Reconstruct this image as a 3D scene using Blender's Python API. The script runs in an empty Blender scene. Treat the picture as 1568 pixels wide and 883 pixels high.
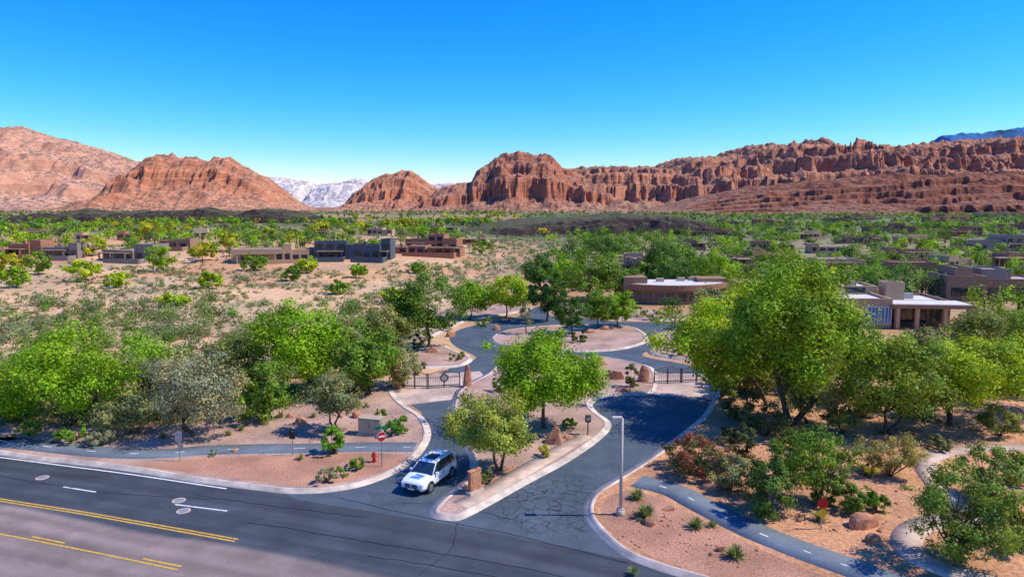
import bpy, bmesh, math, random
import numpy as np
from mathutils import Vector, Matrix
from mathutils.geometry import tessellate_polygon
random.seed(7); rng=np.random.default_rng(7)
S=bpy.context.scene
S.view_settings.view_transform='Standard'; S.view_settings.look='None'; S.view_settings.exposure=0
H=19.0; P=math.radians(7.0); F=1045.0; CX=784.; CY=441.5
cp,sp=math.cos(P),math.sin(P)
# ---------------------------------------------------------------- noise
def _h(ix,iy,s):
    n=(ix.astype(np.int64)*374761393+iy.astype(np.int64)*668265263+s*974711)&0x7fffffff
    n=((n^(n>>13))*1274126177)&0x7fffffff
    return ((n^(n>>16))&0xffff)/65535.0
def vn(x,y,s=0):
    x=np.asarray(x,float);y=np.asarray(y,float)
    ix=np.floor(x);iy=np.floor(y);fx=x-ix;fy=y-iy
    fx=fx*fx*(3-2*fx);fy=fy*fy*(3-2*fy)
    a=_h(ix,iy,s);b=_h(ix+1,iy,s);c=_h(ix,iy+1,s);d=_h(ix+1,iy+1,s)
    return (a*(1-fx)+b*fx)*(1-fy)+(c*(1-fx)+d*fx)*fy
def fbm(x,y,o=4,s=0,g=.5):
    r=0;a=1;t=0
    for i in range(o):
        r=r+a*vn(x*2**i+17.3*i,y*2**i-9.1*i,s+i);t+=a;a*=g
    return r/t
def ridged(x,y,o=4,s=0,g=.55):
    r=0;a=1;t=0
    for i in range(o):
        r=r+a*(1-np.abs(2*vn(x*2**i+31.7*i,y*2**i+5.1*i,s+i)-1));t+=a;a*=g
    return r/t
def sm(t):
    t=np.clip(t,0,1);return t*t*(3-2*t)
# ---------------------------------------------------------------- terrain
def T(x,y):
    x=np.asarray(x,float);y=np.asarray(y,float)
    m=sm((y-132)/70)*(1-sm((y-1200)/600))
    z=m*(2.2*(fbm(x/55,y/55,3,5)-.5))
    z=z+3.0*sm((y-200)/60)*sm((10-x)/60)*(1-sm((y-1200)/600))
    return z
def ray(px,py):
    a=(px-CX)/F;b=(CY-py)/F
    return (a,cp+b*sp,-sp+b*cp)
def at_y(px,py,Y):
    d=ray(px,py);t=Y/d[1];return (d[0]*t,Y,H+t*d[2])
def g(px,py):
    """survey point: where a sight line from the drone meets the terrain"""
    d=ray(px,py);z=0
    for i in range(6):
        t=(z-H)/d[2];x=d[0]*t;y=d[1]*t;z=.5*z+.5*float(T(x,y))
    return (x,y,float(T(x,y)))
def G(l): return [g(*p)[:2] for p in l]
# ---------------------------------------------------------------- materials
def newmat(n):
    m=bpy.data.materials.new(n);m.use_nodes=True;nt=m.node_tree;nt.nodes.clear()
    o=nt.nodes.new('ShaderNodeOutputMaterial');return m,nt,o
def N(nt,t,**k):
    n=nt.nodes.new(t)
    for a,b in k.items():
        if a in n.inputs.keys(): n.inputs[a].default_value=b
        else: setattr(n,a,b)
    return n
def c4(c): return (c[0],c[1],c[2],1)
def ramp(nt,stops):
    r=nt.nodes.new('ShaderNodeValToRGB');e=r.color_ramp.elements
    while len(e)<len(stops): e.new(.5)
    for i,(p,c) in enumerate(stops):
        e[i].position=p;e[i].color=c4(c) if not isinstance(c,(int,float)) else (c,c,c,1)
    return r
def mat(n,col,rough=.8,ns=6,amt=.25,bump=.2,bs=30,metal=0,spec=.3,big=0,peb=0):
    m,nt,o=newmat(n);L=nt.links.new
    b=N(nt,'ShaderNodeBsdfPrincipled',Roughness=rough,Metallic=metal);b.inputs['Specular IOR Level'].default_value=spec
    g_=N(nt,'ShaderNodeNewGeometry');n1=N(nt,'ShaderNodeTexNoise',Scale=ns,Detail=6)
    L(g_.outputs['Position'],n1.inputs['Vector'])
    r=ramp(nt,[(.3,[c*(1-amt) for c in col]),(.7,[min(1,c*(1+amt)) for c in col])])
    L(n1.outputs[0],r.inputs[0]);src=r.outputs[0]
    if big:
        n2=N(nt,'ShaderNodeTexNoise',Scale=big,Detail=4);L(g_.outputs['Position'],n2.inputs['Vector'])
        r2=ramp(nt,[(.35,.70),(.65,1.15)]);L(n2.outputs[0],r2.inputs[0])
        mx=N(nt,'ShaderNodeMix',data_type='RGBA',blend_type='MULTIPLY');mx.inputs[0].default_value=1
        L(src,mx.inputs[6]);L(r2.outputs[0],mx.inputs[7]);src=mx.outputs[2]
    if peb:
        v=N(nt,'ShaderNodeTexVoronoi',Scale=peb);L(g_.outputs['Position'],v.inputs['Vector'])
        r3=ramp(nt,[(.0,.45),(.16,1.),(1.,1.05)]);L(v.outputs['Distance'],r3.inputs[0])
        mx=N(nt,'ShaderNodeMix',data_type='RGBA',blend_type='MULTIPLY');mx.inputs[0].default_value=1
        L(src,mx.inputs[6]);L(r3.outputs[0],mx.inputs[7]);src=mx.outputs[2]
    L(src,b.inputs['Base Color'])
    if bump:
        n3=N(nt,'ShaderNodeTexNoise',Scale=bs,Detail=5);L(g_.outputs['Position'],n3.inputs['Vector'])
        bp=N(nt,'ShaderNodeBump',Strength=bump,Distance=.05);L(n3.outputs[0],bp.inputs['Height']);L(bp.outputs[0],b.inputs['Normal'])
    L(b.outputs[0],o.inputs[0]);return m
def asphalt(n,col,crack,cs,attr=False,cw=.022,zone=None):
    m,nt,o=newmat(n);L=nt.links.new
    b=N(nt,'ShaderNodeBsdfPrincipled',Roughness=.85);b.inputs['Specular IOR Level'].default_value=.25
    ge=N(nt,'ShaderNodeNewGeometry')
    n1=N(nt,'ShaderNodeTexNoise',Scale=.35,Detail=6,Roughness=.6);L(ge.outputs[0],n1.inputs['Vector'])
    r=ramp(nt,[(.3,[c*.78 for c in col]),(.7,[c*1.32 for c in col])]);L(n1.outputs[0],r.inputs[0])
    n2=N(nt,'ShaderNodeTexNoise',Scale=22,Detail=4);L(ge.outputs[0],n2.inputs['Vector'])
    r2=ramp(nt,[(.3,.72),(.7,1.28)]);L(n2.outputs[0],r2.inputs[0])
    mx=N(nt,'ShaderNodeMix',data_type='RGBA',blend_type='MULTIPLY');mx.inputs[0].default_value=1
    L(r.outputs[0],mx.inputs[6]);L(r2.outputs[0],mx.inputs[7]);src=mx.outputs[2]
    if attr:
        at=N(nt,'ShaderNodeAttribute',attribute_name='Col')
        m3=N(nt,'ShaderNodeMix',data_type='RGBA',blend_type='MULTIPLY');m3.inputs[0].default_value=1
        L(src,m3.inputs[6]);L(at.outputs[0],m3.inputs[7]);src=m3.outputs[2]
    nd=N(nt,'ShaderNodeTexNoise',Scale=1.3,Detail=4);L(ge.outputs[0],nd.inputs['Vector'])
    ad=N(nt,'ShaderNodeVectorMath',operation='MULTIPLY_ADD');L(nd.outputs[1],ad.inputs[0]);ad.inputs[1].default_value=(1.0,1.0,0);L(ge.outputs[0],ad.inputs[2])
    vo=N(nt,'ShaderNodeTexVoronoi',feature='DISTANCE_TO_EDGE',Scale=cs);L(ad.outputs[0],vo.inputs['Vector'])
    rv=ramp(nt,[(.0,1.),(cw,0.)]);L(vo.outputs['Distance'],rv.inputs[0])
    nm=N(nt,'ShaderNodeTexNoise',Scale=.13,Detail=2);L(ge.outputs[0],nm.inputs['Vector'])
    rm=ramp(nt,[(crack,0.),(crack+.1,1.)]);L(nm.outputs[0],rm.inputs[0]);msk=rm.outputs[0]
    if zone:
        dz=N(nt,'ShaderNodeVectorMath',operation='DISTANCE');L(ge.outputs[0],dz.inputs[0]);dz.inputs[1].default_value=(zone[0],zone[1],0)
        mr=N(nt,'ShaderNodeMapRange');mr.inputs[1].default_value=zone[2]*.6;mr.inputs[2].default_value=zone[2];mr.inputs[3].default_value=1;mr.inputs[4].default_value=0
        L(dz.outputs['Value'],mr.inputs[0]);mm=N(nt,'ShaderNodeMath',operation='MAXIMUM');L(mr.outputs[0],mm.inputs[0]);L(msk,mm.inputs[1]);msk=mm.outputs[0]
    mu=N(nt,'ShaderNodeMath',operation='MULTIPLY');L(rv.outputs[0],mu.inputs[0]);L(msk,mu.inputs[1])
    m4=N(nt,'ShaderNodeMix',data_type='RGBA');L(mu.outputs[0],m4.inputs[0]);L(src,m4.inputs[6]);m4.inputs[7].default_value=(.018,.018,.022,1)
    L(m4.outputs[2],b.inputs['Base Color'])
    bp=N(nt,'ShaderNodeBump',Strength=.3,Distance=.02);L(n2.outputs[0],bp.inputs['Height']);L(bp.outputs[0],b.inputs['Normal'])
    L(b.outputs[0],o.inputs[0]);return m
def foliage():
    m,nt,o=newmat('foliage');L=nt.links.new
    at=N(nt,'ShaderNodeAttribute',attribute_name='Col')
    d=N(nt,'ShaderNodeBsdfPrincipled',Roughness=.6);d.inputs['Specular IOR Level'].default_value=.2
    t=N(nt,'ShaderNodeBsdfTranslucent')
    hs=N(nt,'ShaderNodeMix',data_type='RGBA',blend_type='MULTIPLY');hs.inputs[0].default_value=1;hs.inputs[7].default_value=(1.4,1.2,.45,1)
    L(at.outputs[0],hs.inputs[6]);L(hs.outputs[2],t.inputs[0]);L(at.outputs[0],d.inputs['Base Color'])
    mx=N(nt,'ShaderNodeMixShader',Fac=.33);L(d.outputs[0],mx.inputs[1]);L(t.outputs[0],mx.inputs[2]);L(mx.outputs[0],o.inputs[0])
    return m
def groundmat():
    m,nt,o=newmat('desert_ground');L=nt.links.new
    b=N(nt,'ShaderNodeBsdfPrincipled',Roughness=.95);b.inputs['Specular IOR Level'].default_value=.1
    at=N(nt,'ShaderNodeAttribute',attribute_name='Col');ge=N(nt,'ShaderNodeNewGeometry')
    src=at.outputs[0]
    for sc,lo,hi in ((.05,.8,1.15),(.6,.83,1.15),(7,.8,1.2)):
        n=N(nt,'ShaderNodeTexNoise',Scale=sc,Detail=6);L(ge.outputs[0],n.inputs['Vector'])
        r=ramp(nt,[(.32,lo),(.68,hi)]);L(n.outputs[0],r.inputs[0])
        x=N(nt,'ShaderNodeMix',data_type='RGBA',blend_type='MULTIPLY');x.inputs[0].default_value=1
        L(src,x.inputs[6]);L(r.outputs[0],x.inputs[7]);src=x.outputs[2]
    L(src,b.inputs['Base Color'])
    n=N(nt,'ShaderNodeTexNoise',Scale=2.5,Detail=8);L(ge.outputs[0],n.inputs['Vector'])
    bp=N(nt,'ShaderNodeBump',Strength=.6,Distance=.15);L(n.outputs[0],bp.inputs['Height']);L(bp.outputs[0],b.inputs['Normal'])
    L(b.outputs[0],o.inputs[0]);return m
def rockmat(n,red,tal,band=.5,zs=.05,green=.5,bd=6,ns=.03,slo=(.62,.85),wob=25):
    m,nt,o=newmat(n);L=nt.links.new
    b=N(nt,'ShaderNodeBsdfPrincipled',Roughness=.95);b.inputs['Specular IOR Level'].default_value=.1
    ge=N(nt,'ShaderNodeNewGeometry');sx=N(nt,'ShaderNodeSeparateXYZ');L(ge.outputs[0],sx.inputs[0])
    nn=N(nt,'ShaderNodeTexNoise',Scale=ns*.5,Detail=4);L(ge.outputs[0],nn.inputs['Vector'])
    zz=N(nt,'ShaderNodeMath',operation='MULTIPLY_ADD');L(nn.outputs[0],zz.inputs[0]);zz.inputs[1].default_value=wob;L(sx.outputs[2],zz.inputs[2])
    cb=N(nt,'ShaderNodeCombineXYZ');L(zz.outputs[0],cb.inputs[2])
    ban=N(nt,'ShaderNodeTexNoise',Scale=zs,Detail=5,Roughness=.7);L(cb.outputs[0],ban.inputs['Vector'])
    rb=ramp(nt,[(.35,[c*(1-band) for c in red]),(.5,red),(.65,[min(1,c*(1+band*.6)) for c in red])]);L(ban.outputs[0],rb.inputs[0])
    n2=N(nt,'ShaderNodeTexNoise',Scale=ns*4,Detail=8,Roughness=.7);L(ge.outputs[0],n2.inputs['Vector'])
    rt=ramp(nt,[(.44,[tal[0]*.5*(1-green)+.12*green,tal[1]*.5*(1-green)+.13*green,tal[2]*.5*(1-green)+.06*green]),(.52,tal)]);L(n2.outputs[0],rt.inputs[0])
    sn=N(nt,'ShaderNodeSeparateXYZ');L(ge.outputs['True Normal'],sn.inputs[0])
    rs=ramp(nt,[(slo[0],0.),(slo[1],1.)]);L(sn.outputs[2],rs.inputs[0])
    mx=N(nt,'ShaderNodeMix',data_type='RGBA');L(rs.outputs[0],mx.inputs[0]);L(rb.outputs[0],mx.inputs[6]);L(rt.outputs[0],mx.inputs[7])
    n3=N(nt,'ShaderNodeTexNoise',Scale=ns,Detail=10,Roughness=.72);L(ge.outputs[0],n3.inputs['Vector'])
    r3=ramp(nt,[(.32,.55),(.68,1.32)]);L(n3.outputs[0],r3.inputs[0])
    m2=N(nt,'ShaderNodeMix',data_type='RGBA',blend_type='MULTIPLY');m2.inputs[0].default_value=1;L(mx.outputs[2],m2.inputs[6]);L(r3.outputs[0],m2.inputs[7])
    L(m2.outputs[2],b.inputs['Base Color'])
    ad=N(nt,'ShaderNodeMath',operation='ADD');L(n3.outputs[0],ad.inputs[0]);L(ban.outputs[0],ad.inputs[1])
    bp=N(nt,'ShaderNodeBump',Strength=.9,Distance=bd);L(ad.outputs[0],bp.inputs['Height']);L(bp.outputs[0],b.inputs['Normal'])
    L(b.outputs[0],o.inputs[0]);return m
M={}
M['fol']=foliage();M['ground']=groundmat()
M['bark']=mat('bark',(.10,.075,.055),.9,8,.4,.5,20)
M['road']=asphalt('main_road_asphalt',(.060,.067,.080),.60,.22,True)
zx,zy,_=g(852,768)
M['drive']=asphalt('driveway_asphalt',(.076,.096,.116),.60,1.15,cw=.045,zone=(zx,zy,5.5))
M['path']=asphalt('path_asphalt',(.15,.175,.20),.8,.3)
M['conc']=mat('kerb_concrete',(.60,.49,.41),.85,1.2,.22,.2,40,big=.5)
M['apron']=mat('apron_concrete',(.57,.41,.32),.85,2,.15,.2,30,big=.3)
M['gravel']=mat('pink_gravel',(.47,.235,.145),.95,9,.38,.7,14,big=.25,peb=6)
M['gravelp']=mat('pale_pink_gravel',(.46,.29,.22),.95,8,.35,.7,14,big=.3,peb=5)
M['soil']=mat('orange_soil',(.53,.26,.13),.95,5,.35,.7,12,big=.2,peb=4)
M['rock']=mat('sandstone_boulder',(.46,.205,.115),.9,2.5,.4,.8,5)
M['white']=mat('white_road_paint',(.70,.70,.69),.7,5,.3,.1)
M['yellow']=mat('yellow_road_paint',(.68,.39,.05),.7,5,.3,.1)
M['seal']=mat('crack_sealant',(.022,.023,.027),.6,9,.2,.1)
M['metal']=mat('galvanised_metal',(.42,.42,.42),.5,3,.1,.0,metal=.5)
M['iron']=mat('dark_iron',(.035,.03,.03),.5,3,.1,.0)
M['giron']=mat('gate_iron',(.12,.075,.055),.6,3,.1,.0)
M['lamp']=mat('lamp_pole_paint',(.50,.44,.40),.5,3,.1,.0)
M['red']=mat('red_paint',(.50,.02,.02),.4,3,.1,.0)
M['green']=mat('green_sign',(.01,.20,.09),.4,3,.1,.0)
M['sign']=mat('white_sign',(.75,.75,.75),.4,3,.05,.0)
M['ysign']=mat('yellow_sign',(.7,.45,.02),.4,3,.05,.0)
M['glass']=mat('dark_glass',(.02,.035,.055),.08,3,.1,0,spec=.9)
M['bglass']=mat('blue_glass',(.08,.2,.35),.1,3,.1,0,spec=.9)
M['roofw']=mat('white_roof',(.66,.60,.54),.8,1,.12,.1)
M['roofg']=mat('gravel_roof',(.46,.36,.30),.9,3,.15,.2)
M['beige']=mat('beige_metal',(.47,.36,.25),.6,3,.1,0)
M['carw']=mat('white_car_paint',(.78,.80,.83),.25,3,.03,0,spec=.6)
M['carb']=mat('blue_decal',(.10,.28,.62),.3,3,.1,0,spec=.6)
M['tyre']=mat('tyre_rubber',(.018,.018,.018),.8,9,.2,.1)
M['rim']=mat('alloy_rim',(.45,.45,.47),.3,3,.1,0,metal=.8)
M['plast']=mat('black_plastic',(.02,.02,.022),.5,9,.1,0)
M['light']=mat('headlight_lens',(.55,.6,.65),.1,9,.1,0,spec=.9)
WALLS=[mat('stucco_'+n,c,.9,1.5,.12,.2,20) for n,c in (('brown',(.31,.18,.115)),('tan',(.50,.33,.20)),('grey',(.24,.195,.17)),('red_brown',(.34,.16,.095)),('slate',(.085,.10,.125)),('sand',(.58,.43,.29)))]
# ---------------------------------------------------------------- mesh helpers
def link(o,parent=None):
    S.collection.objects.link(o)
    if parent: o.parent=parent
    return o
def from_arrays(name,V,Q,mats,midx=None,col=None,smooth=False,parent=None):
    me=bpy.data.meshes.new(name);V=np.asarray(V,np.float32);Q=np.asarray(Q,np.int32);n=len(Q);k=Q.shape[1]
    me.vertices.add(len(V));me.vertices.foreach_set('co',V.ravel())
    me.loops.add(n*k);me.loops.foreach_set('vertex_index',Q.ravel())
    me.polygons.add(n);me.polygons.foreach_set('loop_start',np.arange(0,n*k,k,dtype=np.int32))
    try: me.polygons.foreach_set('loop_total',np.full(n,k,np.int32))
    except Exception: pass
    for m in mats: me.materials.append(m)
    if midx is not None: me.polygons.foreach_set('material_index',np.asarray(midx,np.int32))
    if smooth: me.polygons.foreach_set('use_smooth',np.ones(n,bool))
    me.update(calc_edges=True)
    if col is not None:
        a=me.color_attributes.new('Col','FLOAT_COLOR','POINT')
        c=np.ones((len(V),4),np.float32);c[:,:3]=col;a.data.foreach_set('color',c.ravel())
    me.validate()
    return link(bpy.data.objects.new(name,me),parent)
def empty(name,loc=(0,0,0),rz=0):
    e=bpy.data.objects.new(name,None);e.location=loc;e.rotation_euler=(0,0,rz);e.empty_display_size=.3
    return link(e)
class PB:
    def __init__(s): s.bm=bmesh.new();s.m=[]
    def mi(s,m):
        if m not in s.m: s.m.append(m)
        return s.m.index(m)
    def _fin(s,vs,m,smooth=False):
        i=s.mi(m)
        for f in {f for v in vs for f in v.link_faces}: f.material_index=i;f.smooth=smooth
    def box(s,c,d,m,rz=0,rx=0,ry=0,bev=0):
        mt=Matrix.Translation(c)@Matrix.Rotation(rz,4,'Z')@Matrix.Rotation(ry,4,'Y')@Matrix.Rotation(rx,4,'X')@Matrix.Diagonal((d[0],d[1],d[2],1))
        r=bmesh.ops.create_cube(s.bm,size=1,matrix=mt);vs=r['verts'];s._fin(vs,m)
        if bev:
            es=list({e for v in vs for e in v.link_edges})
            b=bmesh.ops.bevel(s.bm,geom=es,offset=bev,segments=2,affect='EDGES',profile=.5)
            for f in b['faces']: f.material_index=s.mi(m)
    def cyl(s,a,b,r1,r2,m,seg=12,smooth=True):
        a=Vector(a);b=Vector(b);d=b-a
        mt=Matrix.Translation((a+b)/2)@d.to_track_quat('Z','Y').to_matrix().to_4x4()
        r=bmesh.ops.create_cone(s.bm,cap_ends=True,segments=seg,radius1=r1,radius2=r2,depth=d.length,matrix=mt);s._fin(r['verts'],m,False)
        if smooth:
            for f in {f for v in r['verts'] for f in v.link_faces}:
                if len(f.verts)==4: f.smooth=True
    def sph(s,c,r,m,seg=12):
        mt=Matrix.Translation(c)@Matrix.Diagonal((r[0],r[1],r[2],1))
        q=bmesh.ops.create_uvsphere(s.bm,u_segments=seg,v_segments=8,radius=1,matrix=mt);s._fin(q['verts'],m,True)
    def poly(s,pts,m):
        f=s.bm.faces.new([s.bm.verts.new(p) for p in pts]);f.material_index=s.mi(m);return f
    def prism(s,pts,z0,z1,m,mtop=None):
        b=[s.bm.verts.new((p[0],p[1],z0)) for p in pts];t=[s.bm.verts.new((p[0],p[1],z1)) for p in pts];n=len(pts)
        for i in range(n):
            f=s.bm.faces.new((b[i],b[(i+1)%n],t[(i+1)%n],t[i]));f.material_index=s.mi(m)
        f=s.bm.faces.new(t);f.material_index=s.mi(mtop or m)
    def out(s,name,parent=None):
        bmesh.ops.recalc_face_normals(s.bm,faces=s.bm.faces)
        me=bpy.data.meshes.new(name);s.bm.to_mesh(me);s.bm.free()
        for m in s.m: me.materials.append(m)
        return link(bpy.data.objects.new(name,me),parent)
def area(p): return .5*sum(p[i][0]*p[(i+1)%len(p)][1]-p[(i+1)%len(p)][0]*p[i][1] for i in range(len(p)))
def catmull(p,n=6,closed=False):
    out=[];m=len(p)
    for i in range(m if closed else m-1):
        if closed: a,b,c,d=[np.array(p[(i+k)%m]) for k in (-1,0,1,2)]
        else: a,b,c,d=[np.array(p[min(max(i+k,0),m-1)]) for k in (-1,0,1,2)]
        for k in range(n):
            t=k/n
            out.append(tuple(.5*((2*b)+(-a+c)*t+(2*a-5*b+4*c-d)*t*t+(-a+3*b-3*c+d)*t**3)))
    if not closed: out.append(tuple(p[-1]))
    return out
def slab(name,pts,zt,zb,m):
    if area(pts)<0: pts=pts[::-1]
    n=len(pts);V=[(x,y,zt) for x,y in pts]
    Fc=[tuple(t) for t in tessellate_polygon([[Vector(v) for v in V]])]
    if zb is not None:
        V+=[(x,y,zb) for x,y in pts]
        Fc+=[(n+i,n+(i+1)%n,(i+1)%n,i) for i in range(n)]
    me=bpy.data.meshes.new(name);me.from_pydata(V,[],Fc);me.materials.append(m)
    bm=bmesh.new();bm.from_mesh(me)
    for f in bm.faces:
        f.normal_update()
        if len(f.verts)==3 and f.normal.z<0: f.normal_flip()
    bm.to_mesh(me);bm.free()
    return link(bpy.data.objects.new(name,me))
def offs(pts,closed):
    n=len(pts);p=np.array(pts);o=[]
    for i in range(n):
        a=p[(i-1)%n] if (closed or i>0) else p[i];b=p[(i+1)%n] if (closed or i<n-1) else p[i]
        d=b-a;d=d/(np.hypot(*d)+1e-9);o.append((-d[1],d[0]))
    return p,np.array(o)
def strip(name,pts,prof,m,closed=False,parent=None):
    """sweep profile [(offset,z),...] along pts"""
    p,nr=offs(pts,closed);k=len(prof);n=len(p)
    V=[];Q=[]
    for i in range(n):
        for o,z in prof: V.append((p[i][0]+nr[i][0]*o,p[i][1]+nr[i][1]*o,z))
    for i in range(n if closed else n-1):
        j=(i+1)%n
        for q in range(k-1): Q.append((i*k+q+1,i*k+q,j*k+q,j*k+q+1))
    return from_arrays(name,V,Q,[m],parent=parent)
def kerb(name,pts,side,closed=False):
    s=side
    strip(name,pts,[(-.50*s,-.02),(-.50*s,.020),(-.10*s,.024),(-.06*s,.15),(.10*s,.16),(.14*s,.15),(.14*s,.0)][::int(s)],M['conc'],closed)
def inpoly(x,y,poly):
    c=np.zeros(x.shape,bool);n=len(poly);j=n-1
    for i in range(n):
        xi,yi=poly[i];xj,yj=poly[j]
        c^=((yi>y)!=(yj>y))&(x<(xj-xi)*(y-yi)/(yj-yi+1e-12)+xi);j=i
    return c
# ---------------------------------------------------------------- ground sheet
u=np.linspace(-1,1,300);gx=7500*np.sign(u)*(np.abs(u)**3*.97+.03*np.abs(u))
v=np.linspace(0,1,340);gy=-60+9500*(v**3*.965+.035*v)
X,Y=np.meshgrid(gx,gy);Z=T(X,Y)
def lerp(a,b,t): return a*(1-t[...,None])+b*t[...,None]
C=np.zeros(X.shape+(3,))+np.array((.46,.26,.14))
nz=fbm(X/14,Y/14,4,3);nb=fbm(X/80,Y/80,4,9)
C=lerp(C,np.array((.55,.285,.14)),sm((X-8)/15)*(1-sm((Y-120)/60)))
C=lerp(C,np.array((.71,.43,.235)),sm((-X+5)/20)*sm((Y-62)/25))
C=lerp(C,np.array((.64,.31,.15)),sm((-X+5)/20)*sm((Y-140)/40)*sm((fbm(X/30,Y/12,3,77)-.47)/.1)*.75)
C=lerp(C,np.array((.28,.24,.13)),sm((X-5)/30)*sm((Y-110)/60)*.85)
C=lerp(C,np.array((.32,.28,.17)),sm((nz-.5)/.12)*.45*sm((Y-70)/40))
C=lerp(C,np.array((.14,.16,.075)),sm((Y-300)/90)*(.5+.5*sm((nb-.4)/.2)))
C=lerp(C,np.array((.13,.15,.07)),sm((Y-900)/500)*sm((X-100)/400)*.8)
C=lerp(C,np.array((.33,.17,.11)),sm((Y-1500)/500))
nx,ny=len(gx),len(gy);I=np.arange(nx*ny).reshape(ny,nx)
Q=np.stack([I[:-1,:-1],I[:-1,1:],I[1:,1:],I[1:,:-1]],-1).reshape(-1,4)
from_arrays('ground',np.stack([X,Y,Z],-1).reshape(-1,3),Q,[M['ground']],col=C.reshape(-1,3),smooth=True)
# ---------------------------------------------------------------- mountains
def mrange(name,sky,D,depth,m,ncol=420,nrow=90,amp=.28,fs=90,prof=None,jag=.03,seed=0,terr=0,tn=8,base=0,pin=0):
    pts=[at_y(px,py,D) for px,py in sky]
    xs=np.array([p[0] for p in pts]);hs=np.array([p[2] for p in pts])
    x=np.linspace(xs[0],xs[-1],ncol);h0=np.interp(x,xs,hs)
    t=np.linspace(0,1.35,nrow)
    Xg,Tg=np.meshgrid(x,t);Yg=D-depth+Tg*depth;h=np.maximum(np.tile(h0,(nrow,1)),0)
    h=h*(1+jag*2*(fbm(Xg/25,Yg/25,4,seed+40)-.5))
    w=np.sqrt(np.clip(1.02-Tg,0,1))
    r=ridged(Xg/fs,Yg/(fs*1.6),5,seed)-.62
    r2=fbm(Xg/(fs*2.4),Yg/(fs*3),3,seed+11)-.5
    tw=Tg+w*(amp*r*1.3+amp*.9*r2)+ .03*(ridged(Xg/18,Yg/18,3,seed+3)-.5)*w
    if prof is None: prof=([0,.22,.45,.52,.62,.68,.82,.88,1,1.2,1.4],[0,.08,.26,.50,.56,.76,.82,.94,1,.9,.6])
    s=np.interp(tw,*prof)
    if terr:
        tl=terr*sm((fbm(Xg/110,Yg/70,4,seed+15)-.36)/.2)
        q=s*tn+1.5*(fbm(Xg/260,Yg/200,4,seed+5)-.5);f=q-np.floor(q)
        off=_h(np.floor(q),np.floor(q)*0,seed)*.35
        s=s*(1-tl)+tl*(s+ (sm((f-.45-off)/.18)-f)/tn)
        s=np.clip(s,0,1.05)
    Zg=h*s+ (ridged(Xg/30,Yg/30,4,seed+8)-.5)*h*(.05+pin)*sm(Tg*4)
    if pin: Zg+=h*pin*1.3*(np.clip(ridged(Xg/55,Yg/55,3,seed+21)-.55,0,1)*2-.25)*sm((Tg-.25)*4)
    Zg=Zg*sm(Tg*6)-3*(1-sm(Tg*6))
    I=np.arange(nrow*ncol).reshape(nrow,ncol)
    Q=np.stack([I[:-1,:-1],I[:-1,1:],I[1:,1:],I[1:,:-1]],-1).reshape(-1,4)
    return from_arrays(name,np.stack([Xg,Yg,Zg],-1).reshape(-1,3),Q,[m])
RK=rockmat('red_rock',(.48,.185,.10),(.56,.265,.16),.45,.06,.35)
RKd=rockmat('red_rock_dark',(.40,.15,.09),(.46,.22,.14),.45,.06,.45)
RKm=rockmat('mesa_rock',(.44,.185,.11),(.46,.265,.165),.5,.07,.5,slo=(.7,.92))
RKs=rockmat('red_strata',(.25,.095,.06),(.38,.195,.125),.6,.10,.65,bd=4,ns=.05,slo=(.90,.985),wob=14)
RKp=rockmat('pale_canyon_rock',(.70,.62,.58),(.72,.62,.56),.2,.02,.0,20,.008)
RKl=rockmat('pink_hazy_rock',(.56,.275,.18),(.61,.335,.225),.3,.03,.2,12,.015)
RKb=rockmat('far_haze_blue_rock',(.05,.16,.34),(.05,.16,.34),.05,.01,.0,1,.001)  # blue of aerial haze painted into the base colour of the distant rock
RLv=rockmat('lava_rock',(.05,.036,.030),(.11,.095,.055),.3,.3,.9,1.0,.2,slo=(.90,.99))
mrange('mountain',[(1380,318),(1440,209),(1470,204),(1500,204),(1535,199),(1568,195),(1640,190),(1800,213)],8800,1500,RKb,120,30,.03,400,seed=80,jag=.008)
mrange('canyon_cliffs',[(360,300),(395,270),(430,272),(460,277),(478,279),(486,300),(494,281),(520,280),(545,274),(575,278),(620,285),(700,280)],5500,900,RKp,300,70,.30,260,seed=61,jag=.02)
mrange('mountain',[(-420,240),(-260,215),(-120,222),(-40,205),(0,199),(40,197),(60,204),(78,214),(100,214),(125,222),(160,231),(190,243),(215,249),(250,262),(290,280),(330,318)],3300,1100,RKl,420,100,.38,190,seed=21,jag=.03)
mrange('red_rock_butte',[(120,322),(160,314),(188,285),(203,264),(225,246),(240,238),(262,236),(282,243),(300,241),(318,250),(335,242),(350,241),(365,249),(385,262),(405,270),(425,287),(445,307),(470,322)],2300,430,RK,330,90,.34,80,seed=3,jag=.06,pin=.02,
  prof=([0,.3,.55,.68,.74,.82,.88,1,1.2,1.4],[0,.14,.36,.55,.76,.82,.93,1,.85,.5]))
mrange('red_rock_butte',[(520,322),(540,310),(556,288),(572,274),(590,268),(603,267),(615,261),(630,261),(640,268),(655,280),(668,288),(690,300),(720,322)],2300,330,RK,240,80,.38,60,seed=14,jag=.06,pin=.02)
mrange('red_rock_butte',[(640,322),(672,290),(700,282),(722,280),(730,264),(745,256),(758,243),(778,236),(792,231),(806,236),(832,236),(846,244),(858,256),(880,268),(905,276),(925,296),(960,322)],2050,420,RKd,360,100,.40,62,seed=33,jag=.07,pin=.02,
  prof=([0,.25,.42,.47,.58,.66,.8,.88,1,1.2,1.4],[0,.10,.22,.52,.58,.74,.80,.95,1,.9,.6]))
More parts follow.
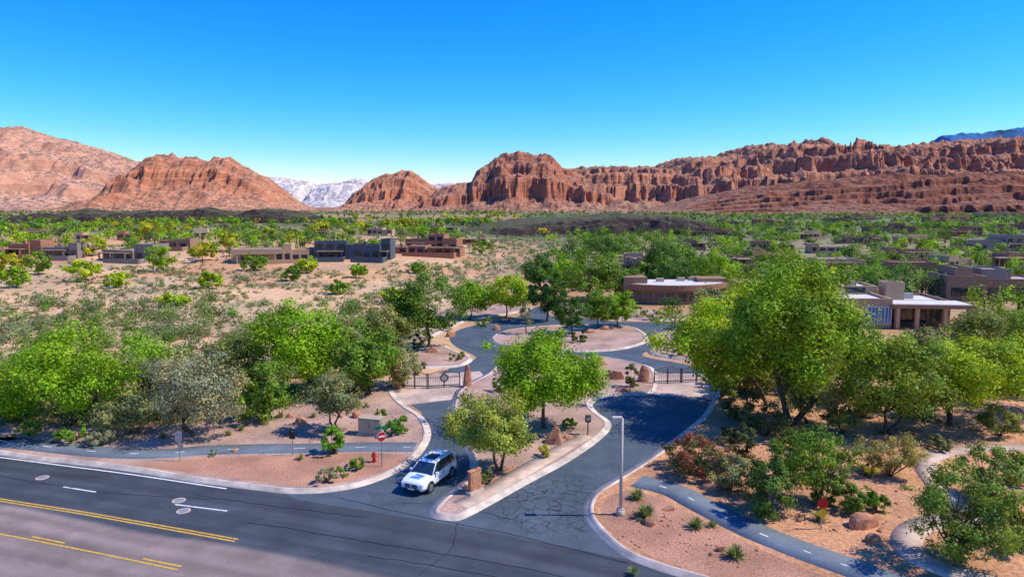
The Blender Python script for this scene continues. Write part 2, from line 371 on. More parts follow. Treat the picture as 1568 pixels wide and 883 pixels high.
mrange('mesa',[(820,300),(850,264),(870,261),(900,258),(940,257),(985,259),(1010,264),(1035,246),(1060,244),(1100,243),(1122,240),(1135,230),(1165,226),(1200,226),(1225,222),(1245,218),(1268,226),(1300,228),(1340,228),(1400,226),(1440,221),(1480,219),(1530,217),(1568,215),(1700,212),(1950,222)],2500,900,RKm,900,140,.45,78,seed=47,jag=.05,pin=.055,
  prof=([0,.2,.34,.38,.5,.56,.68,.72,.86,1,1.2,1.4],[0,.10,.20,.46,.50,.70,.74,.88,.93,1,1.0,.95]))
mrange('layered_slope',[(960,326),(1020,316),(1060,306),(1100,297),(1150,287),(1210,281),(1290,273),(1370,268),(1440,263),(1500,263),(1568,262),(1750,258),(1950,280)],1650,420,RKs,700,240,.30,110,seed=52,jag=.08,terr=1.0,tn=5,pin=.05,
  prof=([0,.2,.45,.6,.8,1,1.4],[0,.10,.28,.50,.80,1,.9]))
mrange('lava_ridge',[(690,350),(740,343),(790,337),(850,333),(900,330),(960,328),(1010,329),(1040,335),(1060,345)],520,120,RLv,260,60,.4,14,seed=71,jag=.25,prof=([0,.2,.4,.6,1,1.4],[0,.5,.8,.93,1,.9]))
mrange('lava_ridge',[(40,342),(70,329),(120,322),(200,324),(280,321),(360,322),(440,324),(480,331),(500,342)],640,70,RLv,300,50,.6,22,seed=75,jag=.35,prof=([0,.2,.4,.6,1,1.4],[0,.4,.7,.93,1,.9]))
# ---------------------------------------------------------------- roads
EXC=[]
edge_px=[(0,692),(100,705),(200,717),(300,733),(400,748),(450,753)]
E=[(-150,86),(-80,64)]+G(edge_px)+[(-2.5,39.2),(9.0,34.4),(24,28.2),(60,13.0)]
Ec=catmull(E,8)
p=np.array(Ec);nr=np.tile(np.array([[.33,.944]]),(len(p),1));ns_=len(p)
vv=np.linspace(0.0,26,100);nv=len(vv)
V=np.zeros((ns_,nv,3))
for j,w in enumerate(vv):
    V[:,j,0]=p[:,0]-nr[:,0]*w;V[:,j,1]=p[:,1]-nr[:,1]*w
V[:,:,2]=.008
s_along=np.concatenate([[0],np.cumsum(np.hypot(*np.diff(p,axis=0).T))])
SG,VG=np.meshgrid(s_along,vv,indexing='ij')
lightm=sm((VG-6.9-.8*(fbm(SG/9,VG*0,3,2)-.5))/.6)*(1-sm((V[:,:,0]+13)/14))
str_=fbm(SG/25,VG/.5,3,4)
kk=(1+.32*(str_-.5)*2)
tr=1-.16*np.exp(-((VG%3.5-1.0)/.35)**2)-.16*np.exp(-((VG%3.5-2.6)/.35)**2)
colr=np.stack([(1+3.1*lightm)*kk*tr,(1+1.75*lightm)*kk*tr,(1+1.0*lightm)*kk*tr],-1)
I=np.arange(ns_*nv).reshape(ns_,nv)
Q=np.stack([I[:-1,1:],I[1:,1:],I[1:,:-1],I[:-1,:-1]],-1).reshape(-1,4)
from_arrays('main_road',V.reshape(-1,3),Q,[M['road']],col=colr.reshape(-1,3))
EXC.append(list(map(tuple,p+nr*1.0))+list(map(tuple,(p-nr*26)[::-1])))
def wig(pts,a=.12):
    c=catmull(pts,14);return [(x+a*float(fbm(x*1.3,y*1.3,3,8)-.5)*2,y+a*float(fbm(x*1.3+50,y*1.3,3,9)-.5)*2) for x,y in c]
for px_,w_ in (([(520,762),(640,790),(800,822),(960,862)],.07),([(380,800),(480,815),(600,835),(760,862),(900,890)],.06),([(300,758),(420,775),(560,792)],.05),([(610,770),(700,775),(800,800)],.05),([(560,850),(700,872),(800,893)],.05),([(700,800),(690,840),(640,880)],.04),([(-20,725),(150,752),(330,765)],.04)):
    strip('road_crack_seal',wig(G(px_)),[(-w_/2,.0205),(w_/2,.0205)],M['seal'])
jn=G([(430,753),(560,742),(615,715),(655,665),(645,630),(600,600),(700,560),(1000,560),(1105,590),(1110,620),(1000,712),(905,770),(905,795),(960,848),(1060,884)])
ex=[(9,33.6),(-2.5,38.4),(-14,42.3)]
slab('entry_road',jn+ex,.014,None,M['drive']);EXC.append(jn)
inner=catmull(G([(680,585),(692,560),(722,552),(728,545),(700,532),(688,518),(700,506),(735,496),(790,486),(820,470),(835,470),(845,484),(900,487),(950,492),(1045,492),(1085,488),(1090,497),(1040,502),(998,515),(1000,532),(985,545),(1060,560),(1095,580),(1000,590),(850,600),(745,600)]),4,True)
slab('inner_road',inner,.010,None,M['drive']);EXC.append(inner)
kl=catmull([(-150,86.6),(-80,64.6)]+G([(0,692),(100,705),(200,717),(300,733),(400,746),(450,751),(505,749),(560,738),(612,715),(638,692),(651,665),(641,640),(612,620),(597,602),(600,588)]),6)
slab('gravel_bed',kl+G([(570,590),(520,600),(430,612),(330,640),(200,662),(100,655),(0,648)])+[(-80,78),(-150,102)],.10,-.1,M['gravelp'])
kerb('kerb',kl,1)
slab('gravel_bed',catmull(G([(205,713),(260,708),(340,701),(450,699),(560,695),(622,700),(605,715),(560,732),(505,742),(450,744),(400,739),(300,726)]),4,True),.106,None,M['gravel'])
pathl=catmull([(-150,94),(-90,72)]+G([(-60,667),(0,676),(80,686),(160,694),(240,696),(330,690),(450,688),(560,686),(636,686)]),6)
strip('path',pathl,[(-1.05,.0),(-1.05,.112),(1.05,.112),(1.05,.0)],M['path'])
EXC.append([tuple(q) for q in (offs(pathl,False)[0]+offs(pathl,False)[1]*1.4)]+[tuple(q) for q in (offs(pathl,False)[0]-offs(pathl,False)[1]*1.4)[::-1]])
EXC.append(G([(330,700),(340,640),(600,600),(660,670),(600,740),(200,730)]))
kr=catmull(G([(1080,560),(1098,585),(1101,603),(1088,632),(1060,658),(1000,703),(945,738),(915,758),(905,780),(914,803),(955,842),(1010,866),(1080,886),(1200,920)])+[(40,22)],6)
slab('soil_bed',kr+[(60,14),(75,30),(75,60)]+G([(1600,600),(1450,590),(1250,570),(1130,555)]),.10,-.1,M['soil'])
kerb('kerb',kr,1)
slab('gravel_bed',catmull(G([(925,770),(960,752),(1010,765),(1060,790),(1120,822),(1230,872),(1300,905),(1150,900),(1020,862),(960,835),(925,800)]),4,True),.106,None,M['gravel'])
pathr=catmull(G([(975,738),(1030,752),(1080,778),(1150,813),(1230,845),(1300,870),(1400,905),(1600,960)]),6)
strip('path',pathr,[(-1.1,.0),(-1.1,.114),(1.1,.114),(1.1,.0)],M['path'])
pd,pn=offs(pathr,False)
for a in range(4,34,5):
    strip('path_marking',[tuple(pd[a]),tuple(pd[a]+(pd[a+1]-pd[a])*min(1,.9/np.hypot(*(pd[a+1]-pd[a]))))],[(-.05,.119),(.05,.119)],M['white'])
pl,_=offs(pathl,False)
for a in range(8,60,5):
    strip('path_marking',[tuple(pl[a]),tuple(pl[a]+(pl[a+1]-pl[a])*min(1,.9/np.hypot(*(pl[a+1]-pl[a]))))],[(-.05,.117),(.05,.117)],M['white'])
walk=catmull(G([(1700,690),(1568,686),(1500,688),(1445,695),(1418,712),(1428,738),(1462,770),(1510,798),(1560,835),(1620,870)]),6)
strip('walkway',walk,[(-.7,.0),(-.7,.122),(.7,.122),(.7,.0)],M['apron'])
walk2=catmull(G([(1505,800),(1445,798),(1400,812),(1388,835),(1410,860),(1480,885),(1560,905)]),6)
strip('walkway',walk2,[(-.8,.0),(-.8,.127),(.8,.127),(.8,.0)],M['apron'])
for w_ in (walk,walk2,pathr):
    a_,b_=offs(w_,False);EXC.append([tuple(q) for q in a_+b_*1.3]+[tuple(q) for q in (a_-b_*1.3)[::-1]])
med=catmull(G([(668,786),(690,791),(712,786),(800,738),(865,703),(915,668),(927,648),(908,632),(900,618),(925,606),(990,602),(1002,590),(1000,572),(985,560),(920,547),(850,549),(775,556),(748,574),(712,594),(700,610),(698,640),(712,675),(728,700),(728,722),(712,743),(680,768)]),5,True)
slab('median_island',med,.12,-.1,M['gravelp'])
kerb('kerb',med,1 if area(med)>0 else -1,True)
EXC.append(med)
strip('walkway',catmull(G([(706,776),(745,756),(800,724),(855,692),(896,668)]),4),[(-.75,.10),(-.75,.128),(.75,.128),(.75,.10)],M['apron'])
slab('gravel_bed',catmull(G([(715,735),(735,725),(775,715),(800,716),(775,735),(745,750),(715,760),(700,757)]),4,True),.124,None,M['gravel'])
isl=catmull(G([(755,520),(775,507),(830,500),(900,497),(960,500),(985,512),(985,524),(950,534),(900,538),(840,536),(785,532)]),5,True)
slab('roundabout_island',isl,.12,-.1,M['gravelp']);kerb('kerb',isl,1 if area(isl)>0 else -1,True)
for bl in ([(640,520),(665,512),(690,500),(720,490),(790,478),(805,470),(700,470),(600,505)],[(618,560),(640,540),(672,530),(690,537),(716,547),(712,556),(685,562)],[(1005,530),(1010,515),(1060,505),(1130,500),(1130,555),(1060,552),(1000,542)],[(860,481),(905,484),(950,489),(1045,489),(1045,478),(900,474)]):
    bb=catmull(G(bl),4,True);slab('gravel_bed',bb,.12,-.1,M['gravelp']);kerb('kerb',bb,1 if area(bb)>0 else -1,True)
slab('gate_apron',G([(604,613),(616,621),(640,618),(697,611),(704,598),(742,577),(735,568),(690,571),(640,575),(604,590)]),.020,None,M['apron'])
slab('gate_apron',G([(992,604),(1098,610),(1100,592),(1080,573),(1004,570)]),.022,None,M['apron'])
def line(name,px,w,m,z=.016,o=0):
    pts=catmull(G(px),6) if len(px)>2 else G(px)
    strip(name,pts,[(-w/2+o,z),(w/2+o,z)],m)
line('edge_line',[(-250,668),(-100,687),(0,700),(100,713),(200,726),(347,748)],.15,M['white'])
line('lane_marking',[(-120,719),(-60,727)],.13,M['white']);line('lane_marking',[(97,745),(147,753)],.13,M['white'])
line('lane_marking',[(268,772),(348,782)],.13,M['white'])
for o in (-.13,.13):
    line('centre_line',[(-300,716),(-150,738),(0,765),(120,784),(240,805),(362,827)],.12,M['yellow'],.016,o)
line('centre_line',[(-300,762),(-150,787),(0,815),(130,840),(275,870)],.12,M['yellow'],.016,-.13)
line('centre_line',[(-100,796),(-40,807)],.12,M['yellow'],.016,.15);line('centre_line',[(45,823),(95,833)],.12,M['yellow'],.016,.15);line('centre_line',[(215,857),(275,869)],.12,M['yellow'],.016,.15)
for q in ((65,731),(274,766),(281,782)):
    b=PB();x,y,_=g(*q);b.cyl((x,y,.005),(x,y,.022),.42,.42,M['apron'],20);b.cyl((x,y,.02),(x,y,.027),.30,.30,M['metal'],20);b.out('manhole_cover')
# ---------------------------------------------------------------- vegetation
FB=1.34
def tube(V,Q,pts,rad,k=6):
    pts=[Vector(p) for p in pts];o=len(V)
    for i,pt in enumerate(pts):
        d=(pts[min(i+1,len(pts)-1)]-pts[max(i-1,0)]).normalized()
        a=d.orthogonal().normalized();b=d.cross(a)
        for j in range(k):
            t=2*math.pi*j/k;V.append(tuple(pt+(a*math.cos(t)+b*math.sin(t))*rad[i]))
    for i in range(len(pts)-1):
        for j in range(k):
            Q.append((o+i*k+j,o+i*k+(j+1)%k,o+(i+1)*k+(j+1)%k,o+(i+1)*k+j))
def leaves(C,Nr,size,cols,asp=.5):
    n=len(C);nr=Nr/(np.linalg.norm(Nr,axis=1,keepdims=True)+1e-9)
    r=rng.normal(size=(n,3));t=np.cross(nr,r);t/=np.linalg.norm(t,axis=1,keepdims=True)+1e-9;b=np.cross(nr,t)
    s=(size*rng.uniform(.65,1.35,n))[:,None]
    V=np.stack([C+t*s*.5,C+b*s*asp*.5,C-t*s*.5,C-b*s*asp*.5],1).reshape(-1,3)
    Q=np.arange(n*4).reshape(n,4);return V,Q,np.repeat(np.clip(cols*FB,0,.75),4,axis=0)
GREEN=(.15,.30,.012);LIME=(.24,.38,.016);DARK=(.055,.135,.02);SAGE=(.19,.235,.11);OLIVE=(.155,.20,.05);YEL=(.52,.43,.02);GREY=(.24,.27,.18);MID=(.115,.22,.025)
def plant(name,bx,by,ty,cxp,wpx,col,n=9000,cb=.25,trunk=True,leaf=.24,trunks=1,nc=60,ry=1.0,lump=.5,col2=None,asp=.55,z0=.1,rcf=.185):
    n=int(n*1.25);leaf*=1.08;nc=int(nc*1.2)
    x,y,z=g(bx,by)
    if by>500: z=z0
    zc=y*cp+(H-z)*sp
    h=at_y(bx,ty,y)[2]-z;R=wpx/2/F*zc*1.12;cx=(cxp-bx)/F*zc
    if trunk: cb*=.8
    h*=1.04;zb=h*cb;cz=(zb+h)/2;rz=(h-zb)/2
    V=[];Q=[]
    d=rng.normal(size=(nc,3));d/=np.linalg.norm(d,axis=1,keepdims=True)
    rad=rng.uniform(.2,1,nc)**.36
    lob=1+lump*.8*(vn(d[:,0]*2.6+7+bx,d[:,1]*2.6+d[:,2]*2.1+3,int(bx))*2-1.0)
    rc=rcf*min(R,rz*1.4)*rng.uniform(.6,1.4,nc)
    rr=(rad*lob)[:,None]
    Cc=np.stack([d[:,0]*(R-rc*.6),d[:,1]*(R-rc*.6)*ry,d[:,2]*(rz-rc*.5)],1)*np.minimum(rr,1.12)
    if trunk:
        lo=Cc[:,2]<-.45*rz;Cc[lo,2]=-.45*rz-(np.abs(Cc[lo,2])-.45*rz)*.7
    Cc[:,0]+=cx*np.clip((Cc[:,2]+rz)/(2*rz)+.35,0,1.2);Cc[:,2]+=cz
    if not trunk: Cc[:,2]=np.maximum(Cc[:,2],rc*.5)
    if trunk:
        tr=max(.08,h*.018)
        for t in range(trunks):
            a=rng.uniform(0,6.28);off=Vector((math.cos(a),math.sin(a),0))*(.25 if trunks>1 else 0)
            top=Vector((cx*.35+math.cos(a)*R*.25*(trunks>1),math.sin(a)*R*.2*(trunks>1),zb+.12*h))
            mid=(off+top)/2+Vector((rng.normal()*.12*h*.3,rng.normal()*.1,0))
            tube(V,Q,[off+Vector((0,0,-.2)),off*1.1+Vector((0,0,.3)),mid,top],[tr*1.5,tr*1.15,tr*.9,tr*.72],8)
            nl=6 if trunks==1 else 4
            pick=rng.choice(nc,nl,replace=False)
            ends=[Vector(Cc[i]) for i in pick]
            for e in ends:
                m1=top.lerp(e,.45)+Vector((rng.normal()*.25,rng.normal()*.25,.05*h))
                m0=top.lerp(m1,.5)+Vector((rng.normal()*.1,rng.normal()*.1,0))
                tube(V,Q,[top,m0,m1,e],[tr*.62,tr*.5,tr*.36,tr*.12],6)
                ds=np.linalg.norm(Cc-np.array(m1),axis=1)
                for i in np.argsort(ds)[:max(5,nc//(nl*trunks)+2)]:
                    c=Vector(Cc[i]);mm=m1.lerp(c,.5)+Vector((rng.normal()*.15,rng.normal()*.15,.1))
                    tube(V,Q,[m1,mm,c],[tr*.22,tr*.14,tr*.05],4)
    else:
        for i in range(0,nc,3):
            c=Vector(Cc[i]);tube(V,Q,[Vector((0,0,-.1)),c*.5+Vector((0,0,-.05)),c],[.035,.025,.01],4)
    nb=len(Q);V=np.array(V).reshape(-1,3);Q=np.array(Q).reshape(-1,4)
    idx=rng.choice(nc,n,p=(rc**2)/(rc**2).sum())
    dd=rng.normal(size=(n,3));dl=np.linalg.norm(dd,axis=1,keepdims=True)+1e-9
    rad=np.minimum(dl,2.6)*.52
    out=dd/dl
    Lc=Cc[idx]+out*rad*rc[idx][:,None]*np.array([1,1,.8])
    if not trunk: Lc[:,2]=np.abs(Lc[:,2])+.03
    cen=np.array([cx,0,cz]);oc=(Lc-cen)/np.array([R,R,rz])
    nrm=.85*out+.4*oc+np.array([0,0,.4])+rng.normal(size=(n,3))*.5
    base=np.array(col);alt=np.array(col2 if col2 else (col[0]*1.6,col[1]*1.22,col[2]*.9))
    kc=rng.uniform(0,1,nc)[idx][:,None];kb=rng.uniform(.6,1.25,nc)[idx][:,None]
    cols=(base*(1-kc)+alt*kc)*kb*rng.uniform(.7,1.3,(n,1))
    v2,q2,c2=leaves(Lc,nrm,leaf,cols,asp)
    col_=np.vstack([np.tile((.1,.08,.06),(len(V),1)),c2])
    Vt=np.vstack([V,v2]);Qt=np.vstack([Q,q2+len(V)])
    o=from_arrays(name,Vt,Qt,[M['bark'],M['fol']],np.r_[np.zeros(nb,int),np.ones(n,int)],col_)
    o.location=(x,y,z);return o
plant('mesquite_tree',108,652,500,130,215,GREEN,15000,.14,trunks=3,nc=80,leaf=.26)
plant('sage_tree',300,668,545,302,135,GREY,10000,.12,leaf=.2,trunks=2,nc=70)
plant('sage_tree',205,664,603,200,90,SAGE,4500,.08,leaf=.22,trunks=2,nc=45)
plant('mesquite_tree',472,602,460,455,150,GREEN,13000,.22,trunks=2,nc=75,leaf=.27)
plant('shrub',400,645,560,402,90,MID,5000,.05,leaf=.24,trunk=False,nc=50)
plant('sage_tree',516,662,568,515,75,SAGE,5000,.2,leaf=.2,nc=50,trunks=2)
plant('mesquite_tree',565,605,500,560,95,MID,7000,.15,leaf=.28,trunks=2)
plant('sage_tree',270,600,528,270,110,SAGE,5000,.05,leaf=.28,trunks=2)
plant('sage_tree',365,605,512,362,105,OLIVE,5500,.08,leaf=.28,trunks=2)
plant('sage_tree',585,545,470,585,90,OLIVE,5000,.08,leaf=.3,trunks=2)
plant('sage_tree',620,592,525,612,65,SAGE,3500,.08,leaf=.26,trunks=2)
plant('mesquite_tree',20,640,585,20,90,LIME,5000,.08,leaf=.26,trunks=2)
plant('sage_tree',525,560,490,528,80,SAGE,3500,.08,leaf=.3,trunks=2)
plant('ash_tree',657,532,424,652,108,(.08,.165,.02),9000,.2,leaf=.32,nc=70)
plant('ash_tree',720,488,430,720,62,GREEN,4500,.2,leaf=.34)
plant('ash_tree',775,488,420,777,68,LIME,5000,.2,leaf=.34)
plant('pine_tree',838,492,392,838,52,DARK,6500,.1,leaf=.34,nc=60)
plant('pine_tree',876,513,453,874,50,DARK,4500,.15,leaf=.28)
plant('ash_tree',916,503,440,916,55,MID,4500,.15,leaf=.3)
plant('ash_tree',946,500,448,950,46,GREEN,3500,.2,leaf=.3)
plant('ash_tree',806,512,465,806,26,SAGE,900,.3,leaf=.22,nc=20)
for q in ((865,455,390,866,70),(900,462,385,905,75),(945,458,398,945,70),(825,440,392,828,60),(990,440,400,995,60),(1040,450,388,1040,75),(1090,445,385,1095,70),(925,400,362,925,60),(985,395,355,985,70),(1010,415,370,1010,50)):
    plant('ash_tree',*q,random.choice([DARK,MID,GREEN,(.08,.18,.025)]),3200,.10,leaf=.45,nc=45)
plant('mesquite_tree',832,657,508,832,182,GREEN,17000,.24,trunks=1,nc=85,leaf=.25)
plant('mesquite_tree',762,722,604,750,128,(.23,.31,.06),11000,.27,trunks=2,nc=65,leaf=.2)
plant('mesquite_tree',1172,622,470,1080,190,LIME,13000,.26,trunks=1,nc=75,leaf=.27,ry=.7)
plant('mesquite_tree',1212,652,402,1212,195,(.14,.26,.016),21000,.24,trunks=2,nc=110,leaf=.29)
plant('sage_tree',1240,650,545,1238,95,SAGE,6500,.1,leaf=.22,nc=50,trunks=2)
plant('mesquite_tree',1355,665,520,1362,145,(.15,.25,.035),11500,.15,trunks=2,nc=70,leaf=.25)
plant('mesquite_tree',1458,652,506,1495,185,(.21,.34,.02),14000,.25,trunks=2,nc=75,leaf=.25)
plant('mesquite_tree',1290,600,490,1285,120,MID,7500,.08,leaf=.3,trunks=2)
plant('sage_tree',1500,560,470,1505,110,OLIVE,6000,.08,leaf=.3,trunks=2)
plant('sage_tree',1420,560,500,1420,90,SAGE,4500,.08,leaf=.28,trunks=2)
plant('mesquite_tree',1640,640,470,1620,160,MID,8000,.2,leaf=.28,trunks=2)
plant('mesquite_tree',1180,520,425,1160,110,LIME,6000,.12,leaf=.36,trunks=2)
plant('mesquite_tree',1235,500,395,1230,100,LIME,5500,.12,leaf=.38,trunks=2)
plant('sage_tree',1110,500,435,1100,90,SAGE,4500,.08,leaf=.34,trunks=2)
plant('sage_tree',1150,600,540,1150,90,OLIVE,4000,.06,leaf=.28,trunks=2)
plant('sage_tree',1560,600,520,1560,100,OLIVE,4500,.06,leaf=.28,trunks=2)
plant('red_tipped_shrub',1070,724,668,1070,102,(.12,.15,.04),6500,.0,False,.16,nc=50,col2=(.26,.08,.05),lump=.1)
plant('sage_bush',1115,750,700,1117,66,SAGE,3500,.0,False,.16,nc=35)
plant('desert_shrub',1178,790,692,1176,76,(.08,.16,.03),5500,.0,False,.17,nc=40)
plant('small_tree',1242,775,650,1245,108,MID,6500,.12,leaf=.17,trunks=3,nc=50,lump=.7)
plant('desert_shrub',1137,708,640,1137,40,(.05,.08,.03),1800,.0,False,.16,nc=22)
plant('desert_shrub',1362,730,666,1362,84,(.24,.26,.09),4500,.0,False,.2,nc=35,asp=.25)
plant('flowering_shrub',1325,730,708,1325,30,(.28,.3,.04),900,.0,False,.14,nc=14,col2=YEL)
plant('small_tree',1470,868,722,1472,130,(.11,.20,.03),10000,.08,leaf=.15,trunks=4,nc=65,lump=.7)
plant('desert_shrub',1515,768,684,1517,80,(.13,.21,.05),5000,.0,False,.17,nc=40)
plant('round_bush',1304,784,742,1302,46,(.09,.19,.02),2600,.0,False,.13,nc=24,lump=.05)
plant('round_bush',1343,786,752,1343,36,(.09,.21,.02),2200,.0,False,.12,nc=20,lump=.05)
plant('desert_shrub',1265,775,725,1265,46,(.10,.19,.03),2000,.0,False,.15,nc=20)
for q in ((1530,668,625,1530,60,OLIVE),(1170,668,618,1170,66,(.10,.13,.05)),(1130,645,598,1135,56,(.10,.13,.05)),(1560,840,760,1565,70,OLIVE),(1420,640,600,1400,54,SAGE),(1290,665,620,1290,60,OLIVE),(1215,690,655,1212,50,(.10,.14,.04)),(1320,640,595,1325,50,SAGE),(1120,680,655,1122,36,(.09,.12,.05)),(1195,735,700,1196,40,OLIVE),(1440,690,668,1440,34,SAGE),(1560,740,700,1560,50,MID),(1105,610,575,1112,44,MID)):
    plant('desert_shrub',*q,2600,.0,False,.18,nc=26)
plant('round_bush',510,696,652,510,38,(.10,.25,.015),2800,.0,False,.14,nc=26,lump=.15)
plant('sage_bush',501,740,715,501,32,GREY,1500,.0,False,.11,nc=18)
plant('round_bush',524,731,712,524,20,(.09,.2,.02),900,.0,False,.11,nc=12)
plant('round_bush',547,720,698,547,28,(.10,.23,.015),1300,.0,False,.11,nc=14)
plant('round_bush',598,668,640,598,30,(.07,.2,.02),1500,.0,False,.13,nc=16,lump=.05)
plant('round_bush',616,664,636,616,28,(.11,.23,.02),1400,.0,False,.13,nc=16,lump=.05)
plant('round_bush',584,642,625,584,22,(.09,.2,.02),800,.0,False,.13,nc=12)
plant('desert_shrub',640,572,548,640,30,(.08,.13,.03),1000,.0,False,.18,nc=14)
plant('desert_shrub',326,699,690,326,14,(.10,.2,.03),350,.0,False,.1,nc=8)
plant('sage_bush',155,682,657,155,40,GREY,1700,.0,False,.15,nc=20)
plant('desert_shrub',115,675,650,115,50,(.13,.27,.02),2000,.0,False,.16,nc=20)
plant('desert_shrub',45,668,645,45,40,(.15,.27,.03),1600,.0,False,.16,nc=20)
plant('flowering_shrub',833,700,678,833,24,(.2,.3,.03),900,.0,False,.12,nc=12,col2=YEL)
plant('desert_shrub',745,744,722,747,26,(.09,.14,.04),900,.0,False,.13,nc=12)
plant('desert_shrub',888,525,507,888,26,(.05,.12,.02),700,.0,False,.22,nc=12)
plant('desert_shrub',850,610,580,850,50,MID,1500,.0,False,.2,nc=18)
plant('desert_shrub',965,595,560,965,30,(.10,.14,.04),1100,.0,False,.18,nc=16)
for q in ((1000,490,470),(1030,488,466),(980,486,468),(740,500,486),(690,505,488),(655,520,500),(640,535,512),(700,552,538),(1040,545,520),(1075,540,510),(870,560,535),(900,565,545),(800,595,570),(765,600,578),(770,690,672),(870,655,640),(790,650,636)):
    plant('desert_shrub',q[0],q[1],q[2],q[0],26,random.choice([MID,OLIVE,DARK]),600,.0,False,.22,nc=12)
def tuft(name,bx,by,r,n,col,sc=1.0):
    x,y,_=g(bx,by);V=[];Q=[];Cc=[]
    for i in range(n):
        a=rng.uniform(0,6.28);e=rng.uniform(.25,1.35);l=r*rng.uniform(.75,1.1)
        d=np.array([math.cos(a)*math.cos(e),math.sin(a)*math.cos(e),math.sin(e)]);s=np.array([-math.sin(a),math.cos(a),0])*.022*sc
        o=len(V);tip=d*l+np.array([0,0,-.12*l*math.cos(e)]);mid=d*l*.55
        V+= [tuple(-s),tuple(s),tuple(mid+s),tuple(mid-s),tuple(tip+s*.15),tuple(tip-s*.15)]
        Q+=[(o,o+1,o+2,o+3),(o+3,o+2,o+4,o+5)]
        k=rng.uniform(.7,1.3);Cc+=[np.array(col)*k]*6
    ob=from_arrays(name,V,Q,[M['fol']],col=np.array(Cc));ob.location=(x,y,.11)
for q in ((988,795,1.0,150),(975,766,.8,110),(1065,810,.75,110),(1125,856,.8,110),(1255,800,.7,80),(1290,740,.7,80),(970,880,.5,40),(1090,808,.5,50),(1548,722,.8,80)):
    tuft('yucca',q[0],q[1],q[2],q[3],(.22,.28,.10),1.6)
for q in ((460,705,.4),(380,640,.5),(430,640,.5),(445,665,.45),(560,625,.45),(370,660,.5),(350,668,.4),(480,640,.4),(250,672,.5)): tuft('grass_tuft',q[0],q[1],q[2]*1.3,60,(.27,.30,.12),1.4)
def boulder(name,bx,by,w,hh,seed=0,z=.08,d=.8,flat=.0):
    x,y,_=g(bx,by);s=(y*cp+H*sp)/F;W=w*s/2;Hh=hh*s*.75
    bm=bmesh.new();bmesh.ops.create_icosphere(bm,subdivisions=3,radius=1)
    rr=random.Random(seed);pl=[(Vector((rr.gauss(0,1),rr.gauss(0,1),rr.gauss(0,.7))).normalized(),rr.uniform(.5,.82)) for _ in range(13)]
    for v_ in bm.verts:
        for nn,dd in pl:
            e=v_.co.dot(nn)-dd
            if e>0: v_.co-=nn*e*.97
        v_.co*=1+.07*float(vn(v_.co.x*3+seed,v_.co.y*3+v_.co.z*2,seed))
        v_.co=Vector((v_.co.x*W,v_.co.y*W*d,max(-.15,v_.co.z)*Hh))
    me=bpy.data.meshes.new(name);bm.to_mesh(me);bm.free();me.materials.append(M['rock'])
    o=link(bpy.data.objects.new(name,me));o.location=(x,y,z);o.rotation_euler=(0,0,rr.uniform(-.5,.5));return o
bl=[(1322,806,54,30),(1336,830,30,16),(1095,748,46,18),(1022,782,26,10),(996,805,24,22),(848,680,40,36),(715,592,20,44),(608,592,14,30),(940,580,46,30),(905,585,40,26),(985,585,26,34),(918,560,30,18),(460,650,30,14),(445,640,18,10),
 (548,640,22,14),(820,668,14,8),(870,672,18,8),(1105,845,20,14),(1335,760,16,8),(1150,745,14,8),(925,505,16,10),(905,510,16,12),(760,505,16,10),(690,515,20,10),(660,540,30,14),(1135,722,18,8),(1160,845,14,8),(1090,852,12,7),(1140,700,16,8),(890,600,30,20),(955,600,24,12),(1350,815,16,10),(1225,800,14,7),(520,640,12,8),(360,692,14,6),(1210,770,16,8),(1385,740,14,7),(1280,815,12,6),(1015,800,10,6),(790,690,12,7),(810,680,10,6)]
for i,q in enumerate(bl): boulder('boulder',*q,seed=i+1)
def stones(name,poly,n,smin,smax,z=.115):
    P_=G(poly);xs=[q[0] for q in P_];ys=[q[1] for q in P_]
    x=rng.uniform(min(xs),max(xs),n*6);y=rng.uniform(min(ys),max(ys),n*6);ok=inpoly(x,y,P_);x=x[ok][:n];y=y[ok][:n];n=len(x)
    s=smin+(smax-smin)*rng.uniform(0,1,n)**3
    O=np.array([(1,0,0),(0,1,0),(-1,0,0),(0,-1,0),(0,0,.7),(0,0,-.5)],float)
    Vv=O[None]*s[:,None,None]*rng.uniform(.6,1.3,(n,6,1))+np.stack([x,y,np.full(n,z)],1)[:,None]
    T_=np.array([(0,1,4),(1,2,4),(2,3,4),(3,0,4),(1,0,5),(2,1,5),(3,2,5),(0,3,5)])
    from_arrays(name,Vv.reshape(-1,3),(np.arange(n)[:,None,None]*6+T_[None]).reshape(-1,3),[M['rock']])
stones('loose_stones',[(930,775),(1010,768),(1120,825),(1230,872),(1080,876),(960,838)],260,.03,.13)
stones('loose_stones',[(1010,715),(1110,640),(1400,640),(1568,760),(1500,790),(1400,800),(1250,835),(1120,780)],600,.03,.16,.11)
stones('loose_stones',[(330,700),(380,650),(600,610),(640,660),(600,705),(450,740),(230,715)],420,.03,.11)
stones('loose_stones',[(720,740),(760,700),(740,640),(880,640),(900,660),(800,715)],200,.03,.12,.13)
